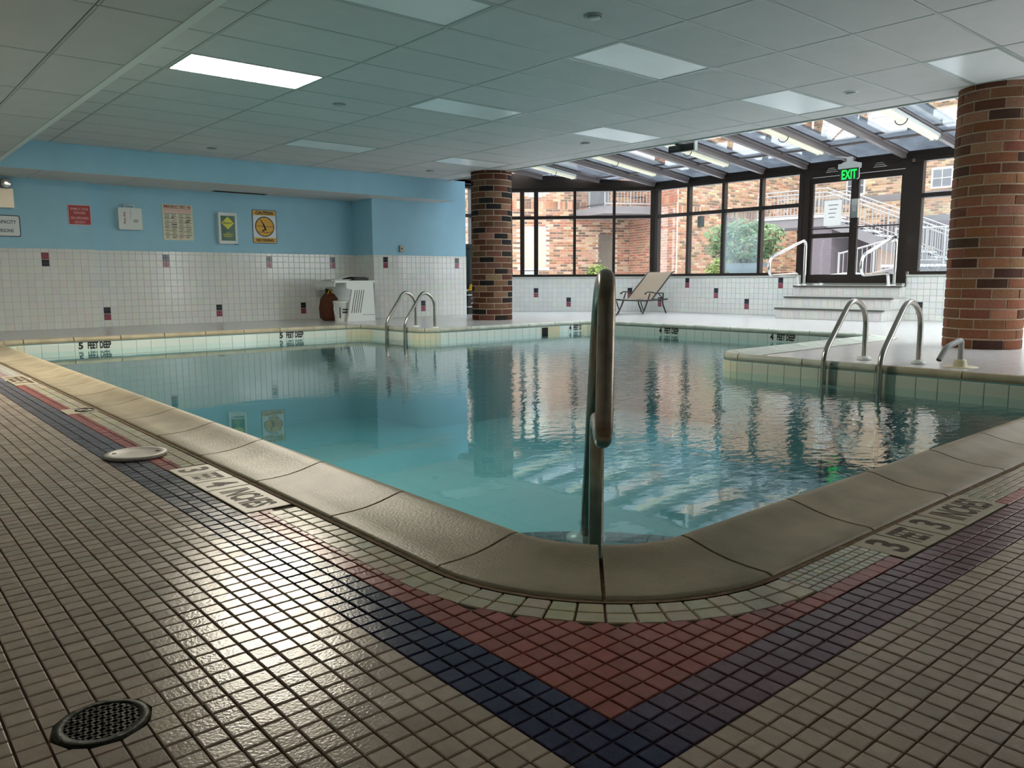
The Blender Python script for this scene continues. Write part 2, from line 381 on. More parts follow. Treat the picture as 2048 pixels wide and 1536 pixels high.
# underwater entry steps in the near corner, quarter rounds
cx, cyy = X0-.02, Y0-.02
for r, z in ((1.16,-.27),(1.48,-.55),(1.86,-.83)):
    poly = [(cx,cyy)]+[(cx+r*math.cos(t*PI/2/14), cyy+r*math.sin(t*PI/2/14)) for t in range(15)]
    MB().prism(poly, -1.34, z).build('entry_step', M['plaster'], pool)
mb = MB(); mos = lin(58, 66, 74)
for row in range(2):
    r0 = 1.155-.052*(row+1); nt = 32
    for k in range(nt):
        a0 = PI/2*(k+.06)/nt; a1 = PI/2*(k+.94)/nt; r1 = r0+.047
        mb.add([(cx+r*math.cos(a), cyy+r*math.sin(a), -.266) for r, a in ((r0,a0),(r1,a0),(r1,a1),(r0,a1))], [(0,1,2,3)], 0, mos)
mb.build('step_mosaic', M['tile_c'], pool)
# coping stones, each its own
prof = [(0,-.03),(0,.004),(.012,.008),(.07,.008),(.12,.011),(.17,.019),(.21,.029),(.24,.036),(.262,.037),(.279,.029),(.288,.010),(.284,-.012),(.268,-.026),(.24,-.03)]
def coping(a, stain):
    mb = MB(); m = len(prof); vs = []
    for p, nn in a: vs += [(p.x+nn.x*(CW-.004-d), p.y+nn.y*(CW-.004-d), z) for d, z in prof]
    q = len(a)
    mb.add(vs, [(i*m+k, i*m+(k+1)%m, (i+1)*m+(k+1)%m, (i+1)*m+k) for i in range(q-1) for k in range(m)], smooth=True)
    mb.add(vs[:m], [tuple(range(m))]); mb.add(vs[-m:], [tuple(reversed(range(m)))])
    me = mb.mesh('coping_stone', M['coping'])
    link('coping_stone', me, pool, color=stain)
for kind, a in SEG:
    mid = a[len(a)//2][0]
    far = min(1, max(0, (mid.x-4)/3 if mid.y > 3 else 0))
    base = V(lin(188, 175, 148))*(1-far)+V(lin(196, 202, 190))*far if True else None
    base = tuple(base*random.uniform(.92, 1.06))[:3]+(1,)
    def shrink(pts):
        pts = list(pts); g = .005
        d = (pts[1][0]-pts[0][0]).normalized(); pts[0] = (pts[0][0]+d*g, pts[0][1])
        d = (pts[-1][0]-pts[-2][0]).normalized(); pts[-1] = (pts[-1][0]-d*g, pts[-1][1]); return pts
    if kind == 'line': coping(shrink(a), base)
    else: coping(shrink(a[:7]), base); coping(shrink(a[6:]), base)
# joint bed under the stones
mb = MB(); vs = []; q = 0
for kind, a in SEG:
    for p, nn in a: vs += [(p.x+nn.x*(CW+.012), p.y+nn.y*(CW+.012), .0015), (p.x+nn.x*.02, p.y+nn.y*.02, .0015), (p.x-nn.x*.001, p.y-nn.y*.001, -.024)]; q += 1
mb.add(vs, [f for i in range(q) for f in ((i*3, i*3+1, ((i+1)%q)*3+1, ((i+1)%q)*3), (i*3+1, i*3+2, ((i+1)%q)*3+2, ((i+1)%q)*3+1))])
mb.build('coping_joint', mat('joint_mortar', lin(138, 114, 88), .95, noise=.25, nscale=30, bump=.5, bscale=60), pool)
# waterline tiles
wl = MB().piece((-.5,0,-.5), (1,0,0), (0,0,1), (0,-1,0), .03).mesh('waterline_tile', M['wtile_o'])
for kind, a in SEG:
    if kind == 'line':
        p, nn = a[0]; e = a[1][0]; L = (e-p).length; k = max(1, round(L/.155)); pts = [(p+(e-p)*((j+.5)/k), nn, L/k) for j in range(k)]
    else:
        pts = [((a[j][0]+a[j+2][0])/2, a[j+1][1], (a[j+2][0]-a[j][0]).length*1.02) for j in range(0,12,2)]
    for c, nn, wd in pts:
        z0, z1 = -.03, -.19
        xa = V((-nn.y, nn.x, 0)); nrm = V((nn.x, nn.y, 0))
        st = random.random(); corner = kind == 'arc'
        colr = lin(218, 214, 188) if corner else lin(222, 230, 222)
        if c.x > 5.5 and c.y < 4.5 and not corner: colr = lin(206, 208, 190)
        mw = Matrix(((xa.x*(wd-.004), nn.x*.006, 0, c.x), (xa.y*(wd-.004), nn.y*.006, 0, c.y), (0, 0, .156, (z0+z1)/2), (0,0,0,1)))
        link('waterline_tile', wl, pool, mw=mw, color=colr)
# depth lettering on the waterline band
def depth_text(num, o, along, wd=.36):
    a = V(along); b = V((0,0,1)); o = V(o)
    text(num, .052, .086, M['letter'], 'depth_lettering', pool, frame(o-a*(wd/2-.03), a, b), bold=.045, depth=.009)
    text('FEET DEEP', .26, .086, M['letter'], 'depth_lettering', pool, frame(o+a*(wd/2-.125), a, b), bold=.045, depth=.009)
depth_text('5', (2.36,Y3,-.066), (1,0,0)); depth_text('5', (4.89,Y3,-.066), (1,0,0))
depth_text('4', (9.0,Y2,-.066), (1,0,0)); depth_text('4', (X2,7.33,-.066), (0,-1,0)); depth_text('4', (X2,5.48,-.066), (0,-1,0))
# skimmer mouth in the wing's back wall
t = thing('skimmer_mouth', 'dark square skimmer mouth in the waterline tiles below the left brick column', 'skimmer', (8.42,Y2,-.1))
MB().box(-.2,.2,-.012,-.006,-.085,.07).build('plate', M['offwhite'], t)
MB().box(-.185,-.06,-.014,-.011,-.08,.06).build('opening', M['hole'], t)
# water
mb = MB(); mb.add([(p.x,p.y,WZ) for p in OUTP], [tuple(range(len(OUTP)))])
water = struct('pool_water', mb, M['water'])

# ------------------------------------------------------------------ deck floor
TP = .0436; GX, GY = .757, .664
NAVY, RED, BEI, CRM = lin(64, 62, 98), lin(180, 108, 101), lin(206, 188, 172), lin(210, 200, 174)
GREYNAVY = lin(112, 108, 118)
fm = MB()
def rect(x0, x1, y0, y1, z, mi, c=(1,1,1,1)): fm.add([(x0,y0,z),(x1,y0,z),(x1,y1,z),(x0,y1,z)], [(0,1,2,3)], mi, c)
NL, NRR, NB, NT = -2.2, 5.2, -2.2, 6.6       # near area, built tile by tile over a grout bed
rect(NL, 1.30, NB, NT, -.004, 0); rect(1.30, NRR, NB, 1.19, -.004, 0)
nv, rd, cr = (.40,.40,.52,1), (.86,.62,.60,1), (1.05,1.02,.92,1)
rect(-2.6, .757, NT, 14.2, 0, 1); rect(.757,.888, NT, 14.2, 0, 1, nv); rect(.888,.957, NT, 10.8, 0, 1, rd); rect(.957,1.30, NT, 10.8, 0, 1, cr); rect(.888,1.30,10.8,14.2,0,1)
rect(1.30, 6.2, 10.62, 14.2, 0, 1, (1.0,1.0,1.0,1)); rect(6.2, 9.5, 9.05, 14.2, 0, 1); rect(9.5, 13.6, -2.6, 14.2, 0, 1)
rect(6.2, 9.5, -2.6, 4.10, 0, 1); rect(NRR, 6.2, .82, 1.19, 0, 1, cr); rect(NRR, 6.2, .664, .82, 0, 1, nv); rect(NRR, 6.2, -2.6, .664, 0, 1)
rect(-2.6, NL, -2.6, NT, 0, 1); rect(NL, NRR, -2.6, NB, 0, 1)
floor = struct('floor', fm, [M['grout'], M['deckfar']])

def in_view(x, y, lim):
    d = x*.651+y*.759; l = x*.759-y*.651
    return .45 < d < lim and abs(l) < d*.80+.55
def arc_c(x, y, off):
    """inside the border that runs 'off' outside the coping's outer edge?"""
    r = RIN+CW+off; ccx, ccy = X0+RIN, Y0+RIN
    if x > ccx and y > ccy: return x > X0-CW-off and y > Y0-CW-off
    if x < ccx and y < ccy: return (x-ccx)**2+(y-ccy)**2 < r*r
    return (y > ccy and x > X0-CW-off) or (x > ccx and y > Y0-CW-off)
DRX, DRY, DRR = .268, 1.322, .070
LIDX, LIDY, LIDR = .876, 3.352, .118
cells = []; cut = []
for i in range(-70, 110):
    for j in range(-70, 140):
        x = GX+(i+.5)*TP; y = GY+(j+.5)*TP
        if not in_view(x, y, 6.9): continue
        if arc_c(x, y, .098): continue
        if x > X0+RIN and y > .842: continue
        if (x-DRX)**2+(y-DRY)**2 < (DRR+.034)**2: cut.append((x, y)); continue
        if 1.98 < x < 2.72 and y > .795: continue
        if x > .888 and (2.28 < y < 3.02 or 4.66 < y < 4.86 or 6.2 < y < 6.85): continue
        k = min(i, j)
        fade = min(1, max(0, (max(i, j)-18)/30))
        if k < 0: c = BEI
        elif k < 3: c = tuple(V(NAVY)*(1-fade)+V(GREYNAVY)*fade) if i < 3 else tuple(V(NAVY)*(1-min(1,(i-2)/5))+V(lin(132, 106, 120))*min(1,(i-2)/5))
        else: c = RED
        s = random.uniform(.93, 1.07); hue = random.uniform(-.025, .025)
        c = (c[0]*s*(1+hue), c[1]*s, c[2]*s*(1-hue*.6), 1)
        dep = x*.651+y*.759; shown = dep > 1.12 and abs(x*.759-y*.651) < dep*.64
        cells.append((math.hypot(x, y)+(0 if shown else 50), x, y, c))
cells.sort(key=lambda q: q[0])
G = TP-.0040
tile_me = MB().piece((-G/2,-G/2,0), (G,0,0), (0,G,0), (0,0,.004), .05).mesh('tile', M['tile_o'])
rest = MB()
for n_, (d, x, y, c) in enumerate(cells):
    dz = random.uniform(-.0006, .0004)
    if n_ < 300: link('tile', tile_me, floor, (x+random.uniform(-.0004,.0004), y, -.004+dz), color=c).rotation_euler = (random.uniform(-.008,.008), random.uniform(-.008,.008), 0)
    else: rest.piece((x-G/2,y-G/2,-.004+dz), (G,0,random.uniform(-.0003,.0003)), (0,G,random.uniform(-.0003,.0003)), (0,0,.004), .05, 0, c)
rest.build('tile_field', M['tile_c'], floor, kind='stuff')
for x, y in cut:                      # tiles trimmed round the drain
    dv = V((x-DRX, y-DRY)); 
    if dv.length < .02: continue
    dv.normalize(); q = V((DRX, DRY))+dv*(DRR+.002)
    poly = [V((x-G/2,y-G/2)), V((x+G/2,y-G/2)), V((x+G/2,y+G/2)), V((x-G/2,y+G/2))]; out = []
    for a, b in zip(poly, poly[1:]+poly[:1]):
        da, db = (a-q).dot(dv), (b-q).dot(dv)
        if da >= 0: out.append(a)
        if (da >= 0) != (db >= 0): out.append(a+(b-a)*(da/(da-db)))
    if len(out) >= 3: MB().prism([(p.x,p.y) for p in out], -.004, 0, 0, tuple(v*random.uniform(.95,1.04) for v in BEI[:3])+(1,)).build('tile', M['tile_c'], floor)
# cream border: two rows along the left side and round the corner
ccx, ccy = X0+RIN, Y0+RIN
nb = 0
for row in range(2):
    off = .002+row*.048
    for k in range(int((6.9-ccy)/.0485)):
        y = ccy+.0485*(k+.5)
        if 2.27 < y < 3.03 or 4.67 < y < 4.83 or 6.22 < y < 6.84: continue
        x1 = X0-CW-off-.013
        c = tuple(v*random.uniform(.93, 1.05) for v in CRM[:3])+(1,)
        o = MB().piece((x1-.044, y-.022, -.003), (.044,0,0), (0,.044,0), (0,0,.004), .05, 0, c)
        if y < 3.6: o.build('border_tile', M['tile_c'], floor)
        else: rest2 = globals().setdefault('rest2', MB()); rest2.piece((x1-.044, y-.022, -.003), (.044,0,0), (0,.044,0), (0,0,.004), .05, 0, c)
    r1 = RIN+CW+off+.013; r2_ = r1+.044; nt = 16
    for k in range(nt):
        a0 = PI+PI/2*(k+.035)/nt; a1 = PI+PI/2*(k+.965)/nt
        q = [V((ccx+r*math.cos(a), ccy+r*math.sin(a), -.003)) for r, a in ((r1,a0),(r2_,a0),(r2_,a1),(r1,a1))]
        q = [q[0], q[1], q[2], q[3]]
        ctr = sum(q, V())/4; inn = [p+(ctr-p)*.06+V((0,0,.004)) for p in q]
        c = tuple(v*random.uniform(.93, 1.05) for v in CRM[:3])+(1,)
        MB().add(q+inn, [(0,1,5,4),(1,2,6,5),(2,3,7,6),(3,0,4,7),(4,5,6,7)], 0, c).build('border_tile', M['tile_c'], floor)
rest2.build('border_tile_row', M['tile_c'], floor, kind='stuff')
# small mosaic border along the near side: four rows of one-inch tiles
mb = MB(); nm = 0
sm = MB().piece((-.0112,-.0112,0), (.0224,0,0), (0,.0224,0), (0,0,.004), .06).mesh('mosaic_tile', M['tile_o'])
for k in range(int((NRR-ccx)/.0258)):
    for row in range(4):
        x = ccx+.0258*(k+.5); y = .849+.0258*row
        if 1.985 < x < 2.72: continue
        c = tuple(v*random.uniform(.92, 1.08) for v in lin(212, 208, 190)[:3])+(1,)
        if nm < 260: link('mosaic_tile', sm, floor, (x, y, -.003), color=c); nm += 1
        else: mb.piece((x-.0112,y-.0112,-.003), (.0224,0,0), (0,.0224,0), (0,0,.004), .06, 0, c)
mb.build('mosaic_field', M['tile_c'], floor, kind='stuff')
# red strip filler between the tile grid and the near mosaic
mb = MB()
for k in range(int((NRR-ccx)/TP)):
    x = ccx+TP*(k+.5)
    if 1.98 < x < 2.72: continue
    mb.piece((x-G/2, .7968, -.004), (G,0,0), (0,.036,0), (0,0,.004), .05, 0, tuple(v*random.uniform(.94,1.06) for v in RED[:3])+(1,))
mb.build('red_row', M['tile_c'], floor, kind='stuff')

# depth markers set into the deck
def marker(lab, o, along, upv, parts, h):
    t = thing('depth_marker', lab, 'depth marker', o)
    x = 0; a = V(along); b = V(upv)
    for s, wd, tw, th in parts:
        MB().piece(a*(x+.003)+b*.003, a*(wd-.006), b*(h-.006), (0,0,.003), .02).build('marker_tile', M['marker'], t)
        text(s, tw, th, M['floor_letter'], 'lettering', t, frame(a*(x+wd/2)+b*(h/2)+V((0,0,.0025)), a, b), bold=.035, depth=.0008)
        x += wd
    return t
marker('cream floor tiles reading 3 FEET 3 INCHES on the deck', (1.985,.798,-.002), (1,0,0), (0,1,0), (('3',.135,.058,.11),('FEET',.135,.095,.095),('3',.135,.058,.11),('INCHES',.325,.25,.10)), .149)
marker('worn cream floor tiles reading 3 FEET 4 INCHES beside the coping', (.891,3.016,-.002), (0,-1,0), (1,0,0), (('3',.135,.058,.11),('FEET',.135,.095,.095),('4',.135,.062,.11),('INCHES',.33,.25,.10)), .153)
marker('farthest cream floor tile with black FEET lettering by the coping', (.891,6.85,-.002), (0,-1,0), (1,0,0), (('FEET',.64,.50,.11),), .150)
t = thing('no_diving_marker', 'cream floor tile with a barred circle symbol beside the coping', 'floor marker', (.975,4.745,-.002))
MB().box(-.083,.072,-.098,.098,0,.003).build('marker_tile', M['marker'], t)
MB().tube([(.02+.045*math.cos(a*PI/12),.055*math.sin(a*PI/12),.0035) for a in range(25)], .005, 6).build('ring', M['letter'], t)
MB().tube([(-.01,-.035,.0035),(.05,.035,.0035)], .004, 6).build('slash', M['letter'], t)
# ------------------------------------------------------------------ tile work on walls
BLK, PNK, WT = lin(52, 53, 64), lin(152, 82, 98), lin(228, 230, 226)
PT = .1016
def accent_mesh():
    mb = MB()
    for i in range(2):
        for j in range(2): mb.piece((i*.0475+.001,0,j*.0475+.001), (.0455,0,0), (0,0,.0455), (0,-.008,0), .05)
    return mb.mesh('accent_tile', M['wtile_o'])
ACC = accent_mesh()
WTM = MB().piece((0,0,0), (PT-.004,0,0), (0,0,PT-.004), (0,-.006,0), .04).mesh('tile', M['wtile_o'])
def tile_wall(parent, o, u, wd, h, accents=(), n_ind=0, holes=(), flip=False, colr=WT):
    """square tiles on a wall: o base corner, u direction along the wall, normal = u x z (towards the room)"""
    o = V(o); u = V(u).normalized(); n = u.cross(V((0,0,1)))
    mb = MB(); k = 0; acc = {}
    for (a, z) in accents:
        i = round(a/PT-.5); j = round(z/PT-1); acc[(i,j+1)] = PNK if flip else BLK; acc[(i,j)] = BLK if flip else PNK
    cols = int(math.ceil(wd/PT)); rows = int(math.ceil(h/PT))
    for j in range(rows):
        for i in range(cols):
            w_ = min(PT, wd-i*PT)-.004; h_ = min(PT, h-j*PT)-.004
            if w_ < .01 or h_ < .01: continue
            cxx, cz = (i+.5)*PT, (j+.5)*PT
            if any(a0 < cxx < a1 and b0 < cz < b1 for a0, a1, b0, b1 in holes): continue
            p = o+u*(i*PT+.002)+V((0,0,j*PT+.002))
            mw = Matrix(((u.x, -n.x, 0, p.x), (u.y, -n.y, 0, p.y), (0,0,1,p.z), (0,0,0,1)))
            if (i,j) in acc: link('accent_tile', ACC, parent, mw=mw, color=acc[(i,j)]); continue
            c = tuple(v*random.uniform(.97, 1.03) for v in colr[:3])+(1,)
            if k < n_ind and w_ > PT-.005 and h_ > PT-.005: link('tile', WTM, parent, mw=mw, color=c); k += 1
            else: mb.piece(p, u*w_, V((0,0,h_)), n*.006, .04, 0, c)
    if mb.f: mb.build('tile_field', M['wtile_c'], parent, kind='stuff')

TH = 1.165
# back wall, right stretch and the slightly forward left stretch
mb = MB(); mb.box(3.05,7.5,13.3,13.5,0,2.6,0); mb.box(3.05,7.5,13.294,13.3,0,TH,1)
wall_back = struct('wall_back', mb, [M['blue'], M['wgrout']])
acc = [(x-3.05, z) for x, z in ((4.155,1.01),(5.845,1.01),(7.11,1.01),(3.21,.19),(4.90,.19),(6.48,.19))]
tile_wall(wall_back, (3.05,13.294,0), (1,0,0), 4.45, TH, acc, 300)
mb = MB(); mb.box(-2.6,3.05,13.15,13.5,0,2.6,0); mb.box(-2.6,3.05,13.144,13.15,0,TH+.005,1)
wall_bl = struct('wall_back_left', mb, [M['blue'], M['wgrout']])
tile_wall(wall_bl, (1.43,13.144,0), (1,0,0), 1.62, TH+.005, [(2.36-1.43,1.06)], 176, flip=True)
# pier beside the column
mb = MB(); mb.box(7.5,9.61,12.58,13.5,0,2.6,0); mb.box(7.5,9.61,12.574,12.58,0,1.15,1); mb.box(7.494,7.5,12.58,13.3,0,1.15,1)
pier = struct('wall_pier', mb, [M['blue'], M['wgrout']])
tile_wall(pier, (7.5,12.574,0), (1,0,0), 2.11, 1.15, [(.29,1.0),(1.85,1.0),(1.03,.18)], 252)
tile_wall(pier, (7.494,13.3,0), (0,-1,0), .72, 1.15)
# the rest of the room behind and beside the camera
struct('wall_left', MB().box(-2.8,-2.6,-2.8,13.5,0,2.6), M['paint_white'])
struct('wall_front', MB().box(-2.8,9.0,-2.8,-2.6,0,2.6), M['paint_white'])

# ------------------------------------------------------------------ ceiling
CZ = 2.517
XE = 8.82
struct('light_stop_slab', MB().box(-2.8,XE+.02,-2.8,13.5,2.66,2.8), M['paint_white'])  # unseen slab added above the ceiling to stop light leaking in
mb = MB(); mb.box(1.72,XE,-2.6,12.05,CZ+.02,CZ+.04)
ceiling = struct('ceiling', mb, M['grid'])
xl = [1.72]+[2.352+1.2192*k for k in range(6)]+[XE-.01]
yl = [-2.6]+[6.707+.6096*k for k in range(-15, 9)]+[12.05]
CT = lin(206, 204, 202)
LIGHTS = {(1,'on',6.707):0}
off = [(2.352,4.268),(2.352,9.145),(4.79,6.707-0),(4.79,4.268),(7.229,4.268),(7.229,2.44),(7.229,6.707),(7.229,9.755),(4.79,9.755)]
lit = (2.352, 6.707)
def near(a, b): return abs(a-b) < .02
for i in range(len(xl)-1):
    for j in range(len(yl)-1):
        x0, x1, y0, y1 = xl[i], xl[i+1], yl[j], yl[j+1]
        isl = near(x0, lit[0]) and near(y0, lit[1])
        iso = any(near(x0, a) and near(y0, b) for a, b in off[:1]+off[2:])
        if isl or iso: continue
        g = .013
        mb = MB().piece((x0+g,y1-g,CZ+.012), (x1-x0-2*g,0,0), (0,-(y1-y0-2*g),0), (0,0,-.011), .004)
        s = random.uniform(.985, 1.012)
        mb.build('ceiling_tile', M['ceil'], ceiling, color=(CT[0]*s, CT[1]*s, CT[2]*s, 1))
mb = MB()
for x in xl[1:-1]: mb.box(x-.010, x+.010, -2.6, 12.05, CZ-.001, CZ+.012)
for y in yl[1:-1]: mb.box(1.72, XE, y-.010, y+.010, CZ-.0005, CZ+.012)
mb.build('grid_bar', M['bar'], ceiling)
struct('trim_1', MB().box(XE-.01,XE+.03,-2.6,13.3,CZ-.012,CZ+.15), M['paint_white'])
struct('wall_upper', MB().box(XE,XE+.02,-2.6,13.5,CZ+.1,3.4), M['paint_white'])

def panel(x0, y0, lab, on=False):
    t = thing('ceiling_light', lab, 'ceiling light', (x0+.6096, y0+.3048, CZ), group='recessed ceiling light panels')
    mb = MB(); a, b = .5966, .2918
    for r in ((-a,a,-b,-b+.02),(-a,a,b-.02,b),(-a,-a+.02,-b+.02,b-.02),(a-.02,a,-b+.02,b-.02)): mb.box(r[0], r[1], r[2], r[3], -.002, .012)
    mb.build('frame', M['bar'], t)
    MB().box(-a+.02,a-.02,-b+.02,b-.02,.003,.010).build('diffuser', M['panel_on' if on else 'panel_off'], t)
panel(2.352, 6.707, 'brightly lit white ceiling light panel, the only one switched on', True)
labs = ['unlit white ceiling light panel cut by the top edge of the photo', None, 'unlit ceiling light panel one row right of the lit panel, at the same distance', 'large unlit ceiling light panel above the pool middle, nearest in its row',
        'unlit ceiling light panel above the right ladder, left of the white-rimmed sprinkler', 'unlit ceiling light panel touching the top of the right brick column', 'unlit ceiling light panel beside the ceiling edge and glass roof, above the pool wing',
        'farthest unlit ceiling light panel just before the left brick column', 'faint distant unlit ceiling light panel near the blue beam']
for (a, b), l in zip(off, labs):
    if l: panel(a, b, l)
for x, y, l in ((4.2,4.0,'round sprinkler cover nearest the top middle of the ceiling'),(4.19,7.62,'round sprinkler cover just right of the lit ceiling panel'),(7.89,7.65,'round sprinkler cover beside the ceiling edge above the pool wing'),
                (7.82,11.2,'small round sprinkler cover nearest the left brick column'),(4.17,11.2,'small round sprinkler cover in front of the blue beam'),(7.8,3.94,'white-rimmed round sprinkler cover near the right brick column')):
    t = thing('sprinkler_head', l, 'sprinkler', (x, y, CZ), group='ceiling sprinkler covers')
    MB().lathe([(.070,.002),(.070,-.004),(.060,-.010),(.050,-.010),(.048,-.004),(.02,-.004)], 28).build('rim', M['white' if x > 7.79 and y < 5 else 'grey'], t)
    MB().lathe([(.047,-.012),(.047,-.018),(.02,-.021)], 24).build('cap', M['bar'], t)

# dropped soffit on the left
SZ = 2.203
mb = MB(); mb.box(-2.6,1.73,-2.6,12.05,SZ+.02,SZ+.04); mb.box(1.73,1.75,-2.6,12.05,SZ+.02,CZ+.04)
soff = struct('ceiling_left', mb, M['grid'])
xs = [-2.6]+[1.25-.6096*k for k in range(6,-1,-1)]+[1.72]; ys = [-2.6]+[4.945+1.2192*k for k in range(-6,6)]+[12.05]
for i in range(len(xs)-1):
    for j in range(len(ys)-1):
        x0, x1, y0, y1 = xs[i], xs[i+1], ys[j], ys[j+1]; g = .012
        if y1-y0 < .05: continue
        mb = MB().piece((x0+g,y1-g,SZ+.012), (x1-x0-2*g,0,0), (0,-(y1-y0-2*g),0), (0,0,-.011), .004)
        s = random.uniform(.98, 1.01); mb.build('ceiling_tile', M['ceil'], soff, color=(CT[0]*s, CT[1]*s, CT[2]*s, 1))
mb = MB()
for x in xs[1:-1]: mb.box(x-.008,x+.008,-2.6,12.05,SZ,SZ+.012)
for y in ys[1:-1]: mb.box(-2.6,1.72,y-.008,y+.008,SZ,SZ+.012)
mb.build('grid_bar', M['bar'], soff)
MB().box(1.708,1.762,-2.6,12.05,SZ-.004,SZ+.03).build('edge_trim', M['white'], soff)

# blue beam across the back, tiled underneath
mb = MB(); mb.box(-2.6,8.95,12.05,12.055,2.151,2.6); mb.box(-2.6,8.95,12.055,12.07,2.165,2.6); mb.box(8.93,8.95,12.07,13.3,2.15,2.6); mb.box(-2.59,8.94,12.06,13.3,2.165,2.2)
beam = struct('beam', mb, M['blue'])
bx = [-.2+1.2192*k for k in range(8)]+[8.95]; by = [12.05,12.66,13.3]
for i in range(len(bx)-1):
    for j in range(2):
        g = .008
        if bx[i+1]-bx[i] < .05: continue
        MB().piece((bx[i]+.004,by[j+1]-.004,2.164), (bx[i+1]-bx[i]-.008,0,0), (0,-(by[j+1]-by[j]-.006),0), (0,0,-.014), .003).build('ceiling_tile', M['ceil'], beam, color=CT)
t = thing('slot_vent', 'dark slot air vent set in the underside of the blue beam', 'vent', (5.3,13.08,2.15))
MB().box(-.46,.46,-.09,.09,-.006,.0).build('frame', M['bar'], t)
for k in range(3): MB().box(-.44,.44,-.07+.05*k,-.04+.05*k,-.010,-.005).build('slot', M['hole'], t)

# ------------------------------------------------------------------ solarium walls and glazing
XR = 13.5; SILL = .74; CC = V((13.5,10.98)); LU = V((-.7071,.7071)); LEN = 3.12; C2 = CC+LU*LEN      # corner, chamfer direction, second corner
DY0, DY1 = 5.72, 7.56          # door opening
YS = 1.9                        # where the near chamfer starts
def vwall(name, p, q, h, thick=.16, holes=()):
    p, q = V((p[0],p[1],0)), V((q[0],q[1],0)); u = (q-p).normalized(); n = u.cross(V((0,0,1)))
    mb = MB(); mb.obox(p-n*0, q-p, V((0,0,h)), -n*thick, 0)
    return mb, u, n
# direction chosen so that u x z points into the room
mb, u, n = vwall('wall_right', (XR,CC.y), (XR,DY1), SILL); wr = struct('wall_right', mb, M['wgrout'])
accR = [(CC.y-y, z) for y, z in ((10.11,.6),(9.41,.4),(8.71,.2),(8.0,.6),(10.82,.2))]
tile_wall(wr, (XR-.004,CC.y,0), (0,-1,0), CC.y-DY1, SILL-.02, accR, 0)
MB().box(XR-.03,XR+.16,DY1,CC.y+.02,SILL-.02,SILL+.01).build('sill', M['white'], wr)
mb, u, n = vwall('w', (XR,DY0), (XR,YS), SILL); wr2 = struct('wall_right_near', mb, M['wgrout'])
tile_wall(wr2, (XR-.004,DY0,0), (0,-1,0), DY0-YS, SILL-.02, [(DY0-5.48,.2)], 0)
MB().box(XR-.03,XR+.16,YS,DY0,SILL-.02,SILL+.01).build('sill', M['white'], wr2)
mb, u, n = vwall('w', C2, CC, SILL); wc = struct('wall_back_right', mb, M['wgrout'])
tile_wall(wc, (C2.x,C2.y,0), (.7071,-.7071,0), LEN, SILL-.02, [(LEN-2.57,.38),(LEN-1.88,.2),(LEN-.49,.4)], 0)
mb = MB(); a = V((C2.x,C2.y,SILL-.02)); mb.obox(a-V((.7071,.7071,0))*.03, V((LEN*.7071,-LEN*.7071,0)), V((0,0,.03)), V((.7071,.7071,0))*.18); mb.build('sill', M['white'], wc)
mb = MB().box(9.66,C2.x,C2.y,C2.y+.16,0,SILL); wd_ = struct('wall_back_far', mb, M['wgrout'])
tile_wall(wd_, (9.66,C2.y-.004,0), (1,0,0), C2.x-9.66, SILL-.02, [], 0)
MB().box(9.66,C2.x,C2.y-.03,C2.y+.16,SILL-.02,SILL+.01).build('sill', M['white'], wd_)
# near chamfer and end, outside the frame, closing the glazed room
mb, u, n = vwall('w', (XR,YS), (XR-2.1,YS-2.1), SILL); struct('wall_front_right', mb, M['wgrout'])
struct('wall_front_far', MB().box(XE,XR-2.1,YS-2.3,YS-2.1,0,2.6), M['paint_white'])

HEAD, TRAN, BASE = 2.55, 2.01, .80
def glazing(name, p, u, stops, wide=(), z0=SILL+.01, trans=TRAN, fog=(), fogm='glass_fog'):
    """window wall: mullions at 'stops' along u from p; panes between; each mullion, rail and pane is its own part"""
    p = V((p[0],p[1],0)); u = V((u[0],u[1],0)).normalized(); n = u.cross(V((0,0,1)))
    root = link(name, None, kind='structure')
    L = stops[-1]; D = .09
    def bar(a0, a1, za, zb, nm, d=D): MB().obox(p+u*a0+V((0,0,za))+n*(d/2), u*(a1-a0), V((0,0,zb-za)), -n*d).build(nm, M['frame'], root)
    bar(stops[0]-.03, L+.03, z0, BASE, 'bottom_rail', .10)
    bar(stops[0]-.03, L+.03, HEAD, 2.72, 'header', .14)
    bar(stops[0]-.03, L+.03, HEAD+.07, HEAD+.10, 'header_lip', .20)
    for k, s in enumerate(stops):
        w2 = wide[k] if k < len(wide) else .03
        bar(s-w2, s+w2, BASE, HEAD, 'mullion', .11)
    for k in range(len(stops)-1):
        a0, a1 = stops[k]+.03, stops[k+1]-.03
        bar(a0, a1, trans-.035, trans+.035, 'transom')
        for za, zb in ((BASE, trans-.035), (trans+.035, HEAD)):
            g = M[fogm] if (k, za == BASE) in fog else M['glass']
            MB().obox(p+u*a0+V((0,0,za)), u*(a1-a0), V((0,0,zb-za)), -n*.008).build('pane', g, root)
    return root
glazing('window_1', CC, (0,-1), [.02,.87,1.71,2.54,3.36], (.075,.03,.03,.03,.04), fog=((2,True),))
glazing('window_2', C2, (.7071,-.7071), [.0,.26,.56,1.39,2.23,3.06], (.03,.045,.045,.03,.03,.06))
glazing('window_3', (9.66,C2.y), (1,0), [.03,.55,C2.x-9.66-.02])
w4 = glazing('window_4', (XR,DY0), (0,-1), [.10,.97,1.85,2.72,3.80], (.10,.03,.03,.03,.05), fog=((0,True),), fogm='glass_frost')
mb = MB(); rf = random.Random(9)                     # snow spatter stuck to the outside of the pane
for k in range(900):
    y = DY0-.13-rf.random()*.81; z_ = BASE+.01+abs(rf.gauss(0,.17)); r = rf.uniform(.002,.0075)
    if z_ < 1.4: mb.box(XR+.006,XR+.010,y-r,y+r*rf.uniform(.5,1),z_,z_+r*rf.uniform(.6,1.6))
